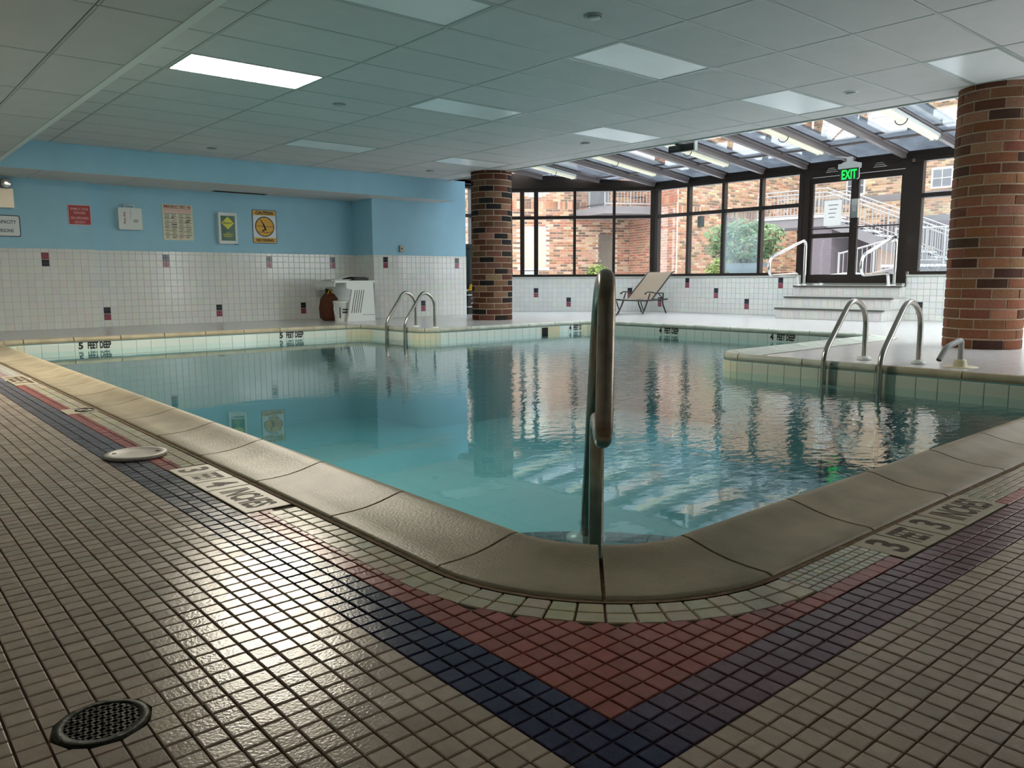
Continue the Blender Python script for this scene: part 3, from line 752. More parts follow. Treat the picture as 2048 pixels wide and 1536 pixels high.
mb.build('snow_spatter', M['snow'], w4, kind='stuff')
glazing('window_5', (XR,YS), (-.7071,-.7071), [.03,.9,1.75,2.9])

# double door at the top of the steps
FZ = .57
d = link('door_1', None, kind='structure')
def dbar(y0, y1, z0, z1, nm, x0=XR-.05, x1=XR+.05, par=None, m='frame'): return MB().box(x0, x1, y0, y1, z0, z1).build(nm, M[m], par or d)
dbar(DY0-.02, DY0+.08, FZ, 2.55, 'door_frame'); dbar(DY1-.10, DY1, FZ, 2.55, 'door_frame'); dbar(DY0-.02, DY1, 2.47, 2.72, 'header', XR-.07, XR+.07)
YM = 6.64
dbar(DY0-.02, DY1, FZ-.02, FZ+.04, 'threshold', XR-.08, XR+.1, m='chrome')
for nm, ya, yb in (('door_leaf', YM+.005, DY1-.10), ('door_leaf', DY0+.08, YM-.005)):
    mb = MB(); s = .062
    mb.box(XR-.025,XR+.025,ya,ya+s,FZ+.04,2.46); mb.box(XR-.025,XR+.025,yb-s,yb,FZ+.04,2.46)
    mb.box(XR-.025,XR+.025,ya+s,yb-s,FZ+.04,FZ+.19); mb.box(XR-.025,XR+.025,ya+s,yb-s,2.36,2.46)
    leaf = mb.build(nm, M['frame'], d)
    MB().box(XR-.004,XR+.004,ya+s,yb-s,FZ+.19,2.36).build('pane', M['glass'], leaf)
    MB().tube([(XR-.07,ya+.02,1.565),(XR-.07,yb-.02,1.565)], .012, 8).build('push_bar', M['frame'], leaf)
    if ya > YM: MB().box(XR-.05,XR+.03,ya+s,yb-s,1.40,1.48).build('mid_rail', M['frame'], leaf)
    for k in range(3): MB().box(XR-.078,XR-.07,(ya+yb)/2-.12+.03*k,(ya+yb)/2+.10-.02*k,2.53+.03*k,2.537+.03*k).build('bright_strip', M['chrome'], leaf)  # three short bright metal strips above each leaf
t = thing('door_lock', 'silver lock case on the meeting stile of the glass double door', 'door lock', (XR-.06,YM-.02,1.88))
MB().box(-.03,.034,-.075,.04,-.16,.16).build('case', M['chrome'], t); MB().box(-.036,-.028,-.05,.01,-.05,.05).build('plate', M['grey'], t)
t = thing('notice', 'white paper notice taped to the left leaf of the glass door', 'notice', (XR-.014,7.03,1.83))
MB().box(-.002,.006,-.16,.16,-.22,.22).build('sheet', M['notice'], t)
for k in range(4): MB().box(-.004,-.002,-.10+.02*k,.08-.02*(k%2),.13-.07*k,.145-.07*k).build('print', M['grey'], t)

# steps
st = link('steps', None, kind='structure')
SY0, SY1 = 5.70, 7.56
for k, (x, z0, z1) in enumerate(((12.65,0,.19),(12.95,.19,.38),(13.25,.38,.57))):
    o = MB().box(x,XR-.001,SY0,SY1,z0,z1-.004).build('step', M['wgrout'], st)
    j = 0
    while SY1-j*.115-.111 > SY0-.05:
        y = SY1-j*.115; w_ = min(.111, y-SY0)
        if w_ > .02: MB().piece((x,y,z0+.004), (0,-w_,0), (0,0,.155), (-.006,0,0), .03, 0, tuple(v*random.uniform(.95,1.03) for v in lin(212,208,204)[:3])+(1,)).build('tile', M['wtile_c'], o)
        j += 1
    for i in range(int((XR-x)/.1016)):
        xx = x+.1016*i; MB().piece((xx+.002,SY0,z0+.004), (.0976,0,0), (0,0,.155), (0,-.006,0), .03, 0, lin(216,214,210)).build('tile', M['wtile_c'], o)
    MB().box(x-.025,x+.05,SY0-.025,SY1+.02,z1-.036,z1-.004).build('nosing', M['nosing'], o)
    MB().box(x+.05,XR-.002,SY0-.02,SY1+.01,z1-.004,z1+.001).build('tread', M['white'], o)
def step_rail(y, lab, yz):
    t = thing('step_rail', lab, 'handrail', (0,y,0))
    pts = bend([(13.2,0,FZ),(13.2,0,1.33),(13.15,0,1.35),(12.08,0,1.05),(12.04,0,.76),(13.0,0,.80),(13.06,0,FZ)], [.02,.14,.16,.14,.10], 7)
    pts = bend([(13.22,0,FZ),(13.22,0,1.38),(12.06,0,1.03),(12.06,0,.74),(12.98,0,.775),(13.03,0,FZ)], [.13,.13,.13,.07], 7)
    MB().tube(pts, .026, 12).build('tube', M['chrome'], t)
    for x in (13.22,13.03): MB().lathe([(.045,FZ),(.045,FZ+.01),(.028,FZ+.016)], 16, (x,0,0)).build('flange', M['chrome'], t)
step_rail(7.36, 'bright steel looped handrail at the left end of the steps', 0)
step_rail(5.78, 'bright steel looped handrail at the right end of the steps', 0)

# ------------------------------------------------------------------ glass roof
def rz(x): return 2.72+.11*(XR-x)
roof = link('roof', None, kind='structure')
ry = [10.98-.86*k for k in range(-2,11)]
RYMAX = C2.y
def xend(y): return XR-max(0, y-CC.y)
for y in ry:
    if y > RYMAX-.3: pass
    x1 = xend(y)
    mb = MB(); dz = .11*(x1-XE)
    for w2, h0, h1 in ((.034,-.10,0),(.055,-.035,.0)):
        mb.obox((x1-.02,y-w2,rz(x1)+h0), (XE-x1+.02,0,dz), (0,2*w2,0), (0,0,h1-h0))
    mb.build('rafter', M['rafter'], roof)
# eave beams
mb = MB(); mb.box(XR-.08,XR+.08,YS,CC.y+.03,2.60,2.722); mb.build('eave_beam', M['frame'], roof)
mb = MB(); mb.extr([V(q)-V((.7071,.7071,0))*.03 for q in ((C2.x,C2.y,2.6),(CC.x,CC.y,2.6),(CC.x,CC.y,2.72),(C2.x,C2.y,2.955))], V((.7071,.7071,0))*.10); mb.build('eave_beam', M['frame'], roof)
mb = MB(); mb.box(9.0,C2.x,C2.y-.07,C2.y+.09,2.60,3.25); mb.build('eave_beam', M['frame'], roof)
snow = MB()
edges = [(ry[i+1], ry[i]) for i in range(len(ry)-1)]
for y0, y1 in edges:
    if y0 < YS-.5: continue
    xa = min(xend(y0), xend(y1)); ga, gb = y0+.04, y1-.04
    # lower and upper pane with a purlin between
    xp = 12.53
    if xa > xp+.2:
        MB().obox((xa,ga,rz(xa)), (xp-xa,0,.11*(xa-xp)), (0,gb-ga,0), (0,0,.01)).build('roof_pane', M['glass'], roof)
    else: xp = xa
    MB().obox((xp,ga,rz(xp)), (XE-xp,0,.11*(xp-XE)), (0,gb-ga,0), (0,0,.01)).build('roof_pane', M['glass'], roof)
    MB().box(12.50,12.55,ga,gb,rz(12.53)-.03,rz(12.53)+.002).build('purlin', M['rafter'], roof)
    # snow on the glass, cleared in strips
    def X(a, b, c, e):      # a slab lying on the glass, open underneath
        z0, z1 = rz(b)+.012, rz(a)+.012; t_ = .035
        snow.add([(b,c,z0),(a,c,z1),(a,e,z1),(b,e,z0),(b,c,z0+t_),(a,c,z1+t_),(a,e,z1+t_),(b,e,z0+t_)], [(4,5,6,7),(0,1,5,4),(1,2,6,5),(2,3,7,6),(3,0,4,7)])
    k = random.uniform(-.1, .1); o0, o1 = 10.75+k, 12.30+k*.5; q0, q1 = ga+.10, ga+.46+random.uniform(0,.14)
    if y1 > CC.y: X(XE, xa+.3, ga-.04, gb+.04); continue
    X(o1, xa+.1, ga-.04, gb+.04); X(o0, o1, ga-.04, q0); X(o0, o1, q1, gb+.04); X(10.3, o0, ga-.04, gb+.04)
    X(XE, 10.3, ga-.04, ga+.12); X(XE, 10.3, gb-.12, gb+.04)
snow.build('roof_snow', M['roofsnow'], roof)
# fluorescent battens under the rafters
def batten(y, lab, x1=12.46, x0=11.25):
    t = thing('fluorescent_light', lab, 'fluorescent light', (x1,y,0), group='fluorescent battens under the glass roof')
    sl = .11; L = 2.4
    def pz(x, dz): return (x-x1, 0, rz(x)-.10+dz)
    mb = MB(); mb.obox((x1-x1,-.075,rz(x1)-.10), (-L,0,sl*L), (0,.15,0), (0,0,.045)); mb.build('housing', M['white'], t)
    pts = [pz(x1-.01,-.012), pz(x1-L+.01,-.012)]
    mb = MB(); mb.tube([V(p)+V((0,-.03,0)) for p in pts], .032, 10); mb.tube([V(p)+V((0,.03,0)) for p in pts], .032, 10); mb.build('cover', M['tube'], t)
    xm = 11.32; c = V(pz(xm,0)); MB().tube([c+V((0,.085*math.cos(a),.075*math.sin(a)-.01)) for a in [PI*k/10 for k in range(10,21)]], .007, 6).build('clip', M['dark'], t)
    MB().tube([c+V((0,.085,-.01)), c+V((0,.085,.10))], .006, 6).build('hanger', M['dark'], t)
    for e in (x1, x1-L): MB().obox((e-x1-.006,-.078,rz(e)-.145), (.012,0,0), (0,.156,0), (0,0,.09)).build('end_cap', M['bar'], t)
batten(4.98, 'white fluorescent batten nearest the right brick column'); batten(6.75, 'white fluorescent batten just left of the EXIT sign'); batten(8.55, 'white fluorescent batten beside the small black box')
batten(10.2, 'white fluorescent batten over the corner of the window walls'); batten(11.86, 'white fluorescent batten nearest the left brick column', 11.9)
# small black box hung at the ceiling edge
t = thing('speaker_box', 'small flat black box hung at the ceiling edge beside the glass roof', 'speaker', (8.95,6.85,2.47))
MB().box(-.03,.03,-.21,.21,-.06,.03).build('body', M['black'], t); MB().box(-.036,-.03,-.19,.19,-.05,.02).build('grille', M['dark'], t)
MB().box(-.03,.03,-.23,-.20,-.07,.08).build('bracket', M['bar'], t); MB().box(-.12,.0,-.03,.03,.02,.04).build('arm', M['black'], t)

# EXIT sign
t = thing('exit_sign', 'green edge-lit EXIT sign hanging in front of the glass door', 'exit sign', (12.25,6.14,0))
z = 2.44
MB().box(-.05,.05,-.165,.165,z-.045,z+.03).build('housing', M['grey'], t)
MB().extr([(-.04,-.13,z+.03),(-.04,.13,z+.03),(-.04,.08,z+.055),(-.04,-.08,z+.055)], (.08,0,0)).build('top_cap', M['grey'], t)
MB().box(-.03,.03,-.04,.04,z+.05,z+.13).build('stem', M['grey'], t)
MB().box(-.005,.005,-.155,.155,z-.215,z-.045).build('acrylic_panel', M['exitdark'], t)
MB().tube(bend([(-.012,-.16,z-.05),(-.012,-.165,z-.2),(-.012,-.13,z-.222)], .03), .005, 6).build('edge', M['white'], t)
text('EXIT', .24, .145, M['exitgreen'], 'lettering', t, frame((-.0055,0,z-.135), (0,-1,0), (0,0,1)), bold=.02, depth=.003)
MB().tube([(0,.0,z+.11),(.40,.53,z+.245)], .012, 8).build('conduit', M['grey'], t)

# ------------------------------------------------------------------ brick columns
BR = [lin(142,92,66), lin(150,100,74), lin(132,84,62), lin(124,78,56), lin(96,64,46), lin(80,56,44), lin(146,104,78), lin(158,116,88), lin(138,90,64)]
BL = [lin(116,80,64), lin(110,66,50), lin(150,112,88), lin(46,40,38), lin(40,38,38), lin(128,90,72), lin(96,56,42), lin(122,82,64)]
R_, BH, NBK = .352, .0987, 8
def bmesh_brick():
    g = .014/R_/2; ns = 6; a0, a1 = g, 2*PI/NBK-g; hz = BH-.014; vs = []; rI, rO = R_-.05, R_; e = .004
    for k in range(ns+1):
        a = a0+(a1-a0)*k/ns; ca, sa = math.cos(a), math.sin(a)
        for r, z in ((rI,0),(rO-e,0),(rO,e),(rO,hz-e),(rO-e,hz),(rI,hz)): vs.append((r*ca, r*sa, z))
    m = 6; mb = MB()
    mb.add(vs, [(k*m+i, (k+1)*m+i, (k+1)*m+(i+1)%m, k*m+(i+1)%m) for k in range(ns) for i in range(5)])
    mb.add(vs[:m], [tuple(range(m))]); mb.add(vs[-m:], [tuple(reversed(range(m)))])
    return mb.mesh('brick', M['brick_o'])
BM = bmesh_brick()
BR = [tuple(v*.80 for v in c[:3])+(1,) for c in BR]
BL = [(c[0]*.72, c[1]*.78, c[2]*.82, 1) for c in BL]
def column(x, y, pal, seed):
    rnd = random.Random(seed)
    mb = MB(); mb.lathe([(R_-.006,0),(R_-.006,CZ+.02)], 40, (0,0,0))
    c = mb.build('column', M['mortar'], None, (x,y,0), kind='structure')
    rows = int(CZ/BH)+1
    for j in range(rows):
        z = j*BH+.004
        for k in range(NBK):
            cc = pal[rnd.randrange(len(pal))]
            if z+BH > CZ+.06: continue
            dr = rnd.uniform(-.002, .003); a = 2*PI*(k+(j%2)*.5+.13*(seed%3))/NBK
            mw = Matrix.Rotation(a+rnd.uniform(-.004,.004), 4, 'Z'); mw.translation = (dr*math.cos(a), dr*math.sin(a), z+rnd.uniform(-.001,.001))
            link('brick', BM, c, mw=mw, color=tuple(v*rnd.uniform(.88,1.12) for v in cc[:3])+(1,))
    return c
column(8.79, 2.94, BR, 4)
column(8.79, 10.76, BL, 5)
# the end of the wall by the far column: equipment leaning in the gap
t = thing('pool_cover_roll', 'tall black rolled cover standing between the blue pier and left column', 'roll', (10.0,13.0,0))
MB().lathe([(.11,.5),(.115,.52),(.115,1.40),(.10,1.42),(.05,1.425),(.045,1.40),(.02,1.40)], 20, (0,0,0)).build('roll', M['dark'], t)
MB().lathe([(.119,1.30),(.119,1.34)], 20).build('strap', M['black'], t)
t = thing('black_crate', 'black crate with white lettering in the gap behind the left column', 'crate', (10.02,12.92,0))
mb = MB(); mb.box(-.24,.24,-.18,.18,.0,.46); mb.build('body', M['black'], t)
for zz in (.14,.38): MB().box(-.246,.246,-.186,.186,zz,zz+.018).build('band', M['white'], t)
text('XEL', .34, .12, M['signwhite'], 'lettering', t, frame((0,-.181,.27), (1,0,0), (0,0,1)), bold=.02)
t = thing('yellow_hose', 'coiled yellow hose lying on top of the black crate', 'hose', (10.0,12.80,.46))
for k in range(3): MB().tube([(.17*math.cos(a*PI/12)*(1-.1*k), -.03+.05*math.sin(a*PI/12), .03+.045*k+.012*math.sin(a*PI/6)) for a in range(25)], .018, 8).build('coil', M['hose'], t)

# ------------------------------------------------------------------ things on the back wall
def plate(name, lab, cat, x, z, wd, h, y, m, thick=.006, r=.0):
    t = thing(name, lab, cat, (x,y,z))
    poly = rrect(wd, h, r) if r else [(-wd/2,-h/2),(wd/2,-h/2),(wd/2,h/2),(-wd/2,h/2)]
    MB().extr([(a,0,b) for a, b in poly], (0,-thick,0)).build('plate', M[m], t)
    return t
def wtext(t, s, x, z, wd, h, m, y=-.007, bold=.018, name='lettering', rot=0):
    a, b = ((1,0,0),(0,0,1)) if not rot else ((0,0,1),(-1,0,0))
    return text(s, wd, h, M[m], name, t, frame((x,y,z), a, b), bold=bold)
YL_, YB_ = 13.15, 13.3
t = plate('capacity_sign', 'white sign with navy border and capacity lettering at left edge', 'sign', 1.85, 1.475, .54, .30, YL_, 'navy', r=.03)
MB().extr([(a,-.006,b) for a, b in rrect(.515,.275,.022)], (0,-.001,0)).build('face', M['signwhite'], t)
wtext(t, 'CAPACITY', .095, .055, .25, .05, 'navy', -.0075, bold=.02); wtext(t, 'PERSONS', .08, -.065, .205, .048, 'navy', -.0075, bold=.02)
for zz in (.115,-.115): MB().lathe([(.006,0),(.006,.002)], 10, (.0,0,0)).build('screw', M['navy'], t).matrix_basis = frame((0,-.007,zz), (1,0,0), (0,0,1))
t = plate('swim_sign', 'red sign reading SWIM AT YOUR OWN RISK on the blue wall', 'sign', 2.885, 1.67, .30, .29, YL_-.003, 'pink')
MB().box(-.142,.142,-.008,-.006,-.137,.137).build('face', M['red'], t)
for s, zz, wd in (('SWIM AT YOUR',.085,.24),('OWN RISK',.03,.16),('NO LIFEGUARD',-.045,.235),('ON DUTY',-.105,.145)): wtext(t, s, .0, zz, wd, .036, 'pink', -.0085, bold=.008)
# emergency light
t = thing('emergency_light', 'white emergency light box with a round lamp head at left edge', 'emergency light', (1.69,YL_,1.85))
MB().box(-.36,.36,-.11,0,-.13,.13).build('housing', mat('cream_metal', lin(196,188,168), .3, .2), t)
for sx in (-.28,.28):
    h = MB().lathe([(.05,.05),(.075,.02),(.078,-.02),(.06,-.03)], 18).build('lamp_head', M['grey'], t); h.matrix_basis = frame((sx,-.09,.20), (1,0,0), (0,0,1))
    f = MB().lathe([(.064,.0),(.058,.010),(.03,.016),(.012,.016)], 18).build('lens', M['chrome'], t); f.matrix_basis = frame((sx,-.141,.20), (1,0,0), (0,0,1))
    MB().tube([(sx,-.06,.10),(sx,-.06,.18)], .015, 8).build('neck', M['white'], t)
# first aid case
t = thing('first_aid_case', 'white first aid case with red lettering and a carry handle', 'first aid kit', (3.60,YB_,1.65))
MB().extr([(a,0,b) for a, b in rrect(.34,.33,.02)], (0,-.05,0)).build('base', M['white'], t)
MB().extr([(a,-.052,b) for a, b in rrect(.34,.33,.02)], (0,-.05,0)).build('lid', M['white'], t)
MB().tube(bend([(-.07,-.05,.16),(-.065,-.05,.215),(.065,-.05,.215),(.07,-.05,.16)], .04), .011, 8).build('handle', M['white'], t)
wtext(t, 'First Aid', -.085, .01, .17, .036, 'darkred', -.103, rot=1)
MB().box(.005,.008,-.104,-.101,.0,.15).build('seam', M['grey'], t)
MB().extr([(a+.08,-.1,b-.03) for a, b in rrect(.06,.05,.015)], (0,-.008,0)).build('latch', M['bar'], t)
# emergency first aid poster
t = plate('first_aid_poster', 'cream emergency first aid poster covered in small print', 'poster', 4.34, 1.63, .47, .56, YB_-.001, 'cream', .008)
wtext(t, 'EMERGENCY FIRST AID', 0, .25, .43, .042, 'darkred', -.0095, bold=.03)
mb = MB(); rp = random.Random(3)
def pr(x0, x1, z, h, mi=0): mb.box(x0, x1, -.0095, -.008, z, z+h, mi)
pr(-.215,.215,.215,.006,1); pr(-.215,.215,.175,.028,2); pr(-.215,.215,.155,.010,2)
for cx0, cx1 in ((-.215,-.015),(.005,.215)):
    zz = .135
    while zz > -.25:
        pr(cx0, cx1, zz, .006, rp.choice((0,0,1))); zz -= .014
        for q in range(rp.choice((2,3,4))):
            h = rp.choice((.004,.007,.012)); a0 = cx0+rp.uniform(0,.02); a1 = a0+rp.uniform(.05,.085); pr(a0, a1, zz-h, h, 3)
            a0 = cx0+.105+rp.uniform(0,.02); pr(a0, min(cx1, a0+rp.uniform(.04,.09)), zz-h, h, rp.choice((0,3,3))); zz -= h+.006
        zz -= .006
pr(.0,.06,-.262,.05,2)
mb.build('print', [M['letter'], M['darkred'], M['pink'], M['grey']], t)
# green cabinet
t = thing('alarm_cabinet', 'narrow white cabinet with a green front and yellow diamond', 'cabinet', (5.12,YB_,1.565))
mb = MB(); mb.box(-.155,.155,-.07,0,-.255,.255); mb.build('box', M['white'], t)
mb = MB()
for r in ((-.155,.155,-.255,-.205),(-.155,.155,.205,.255),(-.155,-.12,-.205,.205),(.12,.155,-.205,.205)): mb.box(r[0], r[1], -.085, -.07, r[2], r[3])
mb.build('door_frame', M['white'], t)
MB().box(-.12,.12,-.076,-.07,-.205,.205).build('front', M['green'], t)
MB().extr([(0,-.076,.19),(-.105,-.076,.085),(0,-.076,-.02),(.105,-.076,.085)], (0,-.002,0)).build('diamond', M['limegreen'], t)
wtext(t, 'EMERGENCY', 0, .085, .16, .024, 'green', -.0785, bold=.03)
for s, zz, wd in (('FOR',-.075,.05),('EMERGENCY',-.105,.17),('USE ONLY',-.135,.13)): wtext(t, s, 0, zz, wd, .022, 'limegreen', -.0765, bold=.02)
MB().box(.10,.16,-.088,-.07,-.266,-.256).build('latch', M['black'], t)
# caution sign
t = plate('caution_sign', 'yellow and white CAUTION NO DIVING sign on the blue wall', 'sign', 5.79, 1.62, .43, .57, YB_-.001, 'letter', r=.025)
MB().extr([(a,-.006,b) for a, b in rrect(.41,.55,.018)], (0,-.001,0)).build('face', M['signwhite'], t)
MB().box(-.2,.2,-.0078,-.007,.19,.27).build('band', M['yellow'], t); MB().box(-.2,.2,-.0078,-.007,-.27,-.19).build('band', M['yellow'], t)
wtext(t, 'CAUTION', 0, .232, .31, .06, 'letter', -.0085, bold=.04); wtext(t, 'NO DIVING', 0, -.231, .31, .05, 'letter', -.0085, bold=.04)
ring = lambda r, y: [(r*math.cos(2*PI*k/36), y, r*math.sin(2*PI*k/36)) for k in range(36)]
MB().extr(ring(.172,-.007), (0,-.001,0)).build('ring', M['letter'], t); MB().extr(ring(.156,-.008), (0,-.0008,0)).build('disc', M['yellow'], t)
mb = MB()
for pl in ([(-.09,.135),(-.07,.12),(-.01,.045),(.015,-.0),(.03,-.06),(.0,-.07),(-.02,-.01),(-.035,.04)],[(-.15,.012),(-.02,.012),(-.02,.004),(-.15,.004)],[(.02,.006),(.15,.006),(.15,-.002),(.02,-.002)],[(-.13,-.088),(.05,-.096),(.13,-.082),(.13,-.09),(.05,-.104),(-.13,-.096)],[(-.045,-.05),(-.02,-.055),(.0,-.07),(-.02,-.085),(-.05,-.08)],[(-.02,-.11),(.0,-.1),(-.03,-.125)],[(.02,-.1),(.04,-.11),(.05,-.128)]):
    mb.extr([(a,-.0088,b) for a, b in pl], (0,-.001,0))
mb.build('diver_symbol', M['letter'], t)
t = thing('wall_switch', 'small beige switch box on the blue wall above the tiles', 'switch', (8.09,12.58,1.27))
MB().extr([(a,0,b) for a, b in rrect(.08,.12,.008)], (0,-.04,0)).build('box', M['grey'], t); MB().box(-.03,.03,-.046,-.04,-.05,.05).build('cover', M['offwhite'], t)
MB().box(-.008,.008,-.056,-.046,-.015,.015).build('toggle', M['dark'], t)

# ------------------------------------------------------------------ white desk in the alcove
t = thing('plastic_desk', 'white plastic desk with slanted slatted side in the back alcove', 'desk', (0,0,0))
DYA, DYB = 12.0, 12.7
side = [(6.62,.0),(7.17,.0),(7.14,.66),(6.62,.66),(6.62,.555),(6.73,.535)]
for yy in (DYA, DYB):
    s = MB().extr([(a,yy,b) for a, b in side], (0,.05,0)).build('side_panel', M['white'], t)
    if yy == DYA:
        for k in range(5): MB().extr([(6.70+.042*k,yy-.001,.14),(6.711+.042*k,yy-.001,.14),(6.791+.042*k,yy-.001,.53),(6.780+.042*k,yy-.001,.53)], (0,-.002,0)).build('slit', M['dark'], s)
        MB().box(6.92,7.15,yy-.004,yy,.10,.11).build('ledge', M['grey'], s)
MB().box(6.40,7.16,DYA-.02,DYB+.07,.655,.69).build('desk_top', M['white'], t)
MB().box(6.40,6.415,DYA,DYB+.05,.59,.655).build('apron', M['white'], t)
MB().box(6.62,7.16,DYB+.05,DYB+.06,.0,.655).build('inner_shade_panel', M['dark'], t)  # dark sheet painting in the shade inside the desk
t = thing('white_bucket', 'white plastic bucket with black print under the desk', 'bucket', (6.60,12.18,0))
MB().lathe([(.105,0),(.125,.31),(.135,.315),(.135,.34),(.12,.35),(.115,.31),(.09,.02)], 22).build('tub', M['white'], t)
MB().tube([(-.125,-.02,.30),(-.16,-.05,.22),(-.15,-.06,.14),(-.12,-.07,.11)], .006, 6).build('handle', M['white'], t)
MB().extr([(-.03,-.126,.14),(.07,-.126,.14),(.07,-.126,.17),(-.03,-.126,.17)], (0,.01,0)).build('print', M['letter'], t)
MB().extr([(-.03,-.126,.19),(.07,-.126,.19),(.07,-.126,.215),(-.03,-.126,.215)], (0,.01,0)).build('print', M['letter'], t)
MB().extr([(-.08,-.108,.06),(-.065,-.108,.06),(-.065,-.108,.24),(-.08,-.108,.24)], (0,.01,0)).build('print', M['letter'], t)
t = thing('brown_bag', 'slumped brown fabric bag behind the bucket under the desk', 'bag', (6.57,12.53,0))
MB().lathe([(.10,0),(.17,.05),(.18,.22),(.15,.38),(.09,.46),(.04,.48)], 16).build('body', M['brownbag'], t)
MB().tube([(-.05,-.05,.46),(-.02,-.06,.54),(.04,-.05,.47)], .012, 6).build('strap', M['hose'], t)
t = thing('paper_stack', 'loose papers and magazines lying on the white desk', 'papers', (6.56,12.3,.69))
for k in range(4): MB().box(-.2+.03*k,.16+.02*k,-.2,.1,.006*k,.006*k+.005).build('sheet', M['paper' if k % 2 else 'grey'], t)
MB().obox((-.0,-.18,.026), (.19,0,.04), (0,.26,0), (0,0,.005)).build('sheet', M['paper'], t)
t = thing('black_bag', 'flat black bag lying on the right of the white desk', 'bag', (6.97,12.3,.69))
MB().extr([(a,b,0) for a, b in rrect(.34,.4,.06)], (0,0,.05)).build('body', M['black'], t); MB().extr([(a*.8,b*.8,.05) for a, b in rrect(.34,.4,.06)], (0,0,.014)).build('flap', M['dark'], t)

# ------------------------------------------------------------------ ladders, rails, spout
def ladder(lab, ya, yb, x0, xb, zt, front):
    t = thing('pool_ladder', lab, 'pool ladder', (0,0,0))
    for y in (ya, yb):
        pts = bend([(front,y,-.95),(front,y,.09),(xb-.22,y,zt+.03),(xb,y,zt+.0),(xb,y,.01)], [.10,.16,.16], 9)
        pts = bend([(front,y,-.95),(front,y,.10),(front+(xb-front)*.62,y,zt+.10),(xb,y,zt-.02),(xb,y,.005)], [.10,.17,.17], 9)
        MB().tube(pts, .0225, 12).build('rail', M['steel'], t)
        MB().lathe([(.058,.0),(.058,.012),(.045,.026),(.026,.030)], 20, (xb,y,.005)).build('flange', M['white'], t)
    for z in (-.15,-.42,-.69): MB().obox((front-.03,ya,z), (.09,0,0), (0,yb-ya,0), (0,0,-.022)).build('tread', M['steel'], t)
    return t
ladder('steel pool ladder in front of the tiled blue pier', 9.75, 9.27, X1, 6.51, .45, 6.0)
ladder('steel pool ladder beside the white fill spout and right column', 3.14, 2.69, X1, 6.69, .445, 6.0)
t = thing('fill_spout', 'bent grey fill spout on a beige base beside the right ladder', 'spout', (6.70,2.38,0))
MB().lathe([(.13,.0),(.13,.003),(.06,.005),(.05,.006),(.05,.035),(.044,.04),(.044,.055),(.03,.06)], 20).build('base', M['offwhite'], t)
mb = MB(); mb.tube(bend([(0,0,.05),(0,0,.215),(-.21,.03,.165),(-.285,.05,.07)], [.035,.03], 6), .021, 12); mb.build('pipe', M['grey'], t)
MB().lathe([(.0185,0),(.0185,.003)], 14).build('bore', M['dark'], t).matrix_basis = frame((-.2865,.0505,.0675), (.80,0,-.6), (0,1,0))
# grab rail over the entry steps, in line with the camera
t = thing('grab_rail', 'dull brown steel grab rail rising from the pool corner steps', 'grab rail', (0,0,0))
def bp(px, dep, z):
    l = (px-1024)/1574.07*dep; f_ = dep
    return V((.759*l+.651*f_, -.651*l+.759*f_, z))
near_, far_ = bp(1197,2.52,-.27), bp(1177,2.86,-.27)
pts = bend([near_, bp(1197,2.50,.262), bp(1211,2.06,.262), bp(1214.5,2.12,.712), bp(1201,2.55,.67), far_], [.07,.075,.09,.20], 9)
MB().tube(pts, .0243, 16).build('rail', M['steel_dark'], t)
for p in (near_, far_): MB().lathe([(.075,.0),(.075,.008),(.03,.02)], 24, (p.x,p.y,-.268)).build('flange', M['white'], t)

# ------------------------------------------------------------------ deck fittings
t = thing('floor_drain', 'dark round floor drain grate set in the beige tiles', 'drain', (DRX,DRY,0))
MB().lathe([(DRR,-.004),(DRR,.001),(DRR-.004,.003),(DRR-.015,.003),(DRR-.017,-.004)], 40).build('rim', M['cast'], t)
MB().lathe([(DRR-.012,-.0039),(DRR-.012,-.0030)], 32).build('pit', M['hole'], t)
mb = MB(); rr = DRR-.014; ca, sa = math.cos(.55), math.sin(.55)
for k in range(-4, 5):
    q = k*.0125; h = math.sqrt(max(0, rr*rr-q*q))
    for ux, uy in ((ca,sa),(-sa,ca)):
        o = V((-uy*q-ux*h, ux*q-uy*h, -.002)); mb.obox(o-V((-uy,ux,0))*.0024, V((ux,uy,0))*2*h, V((-uy,ux,0))*.0048, (0,0,.0045))
mb.build('grate', M['cast'], t)
t = thing('deck_cover', 'round grey white skimmer lid lying on the navy tile band', 'lid', (LIDX,LIDY,0))
gl_ = mat('aged_white', lin(192,186,176), .5, noise=.08, nscale=20)
MB().lathe([(LIDR-.008,.0005),(LIDR-.004,.004),(LIDR,.008),(LIDR,.012),(LIDR-.006,.015),(.092,.016),(.090,.0145),(.02,.0145)], 44).build('disc', gl_, t)
for s in (-1, 1): MB().extr([(a*.9+s*.078*.95,b-.0+s*-.03,.0152) for a, b in rrect(.018,.012,.005)], (0,0,.0008)).build('finger_hole', M['hole'], t)

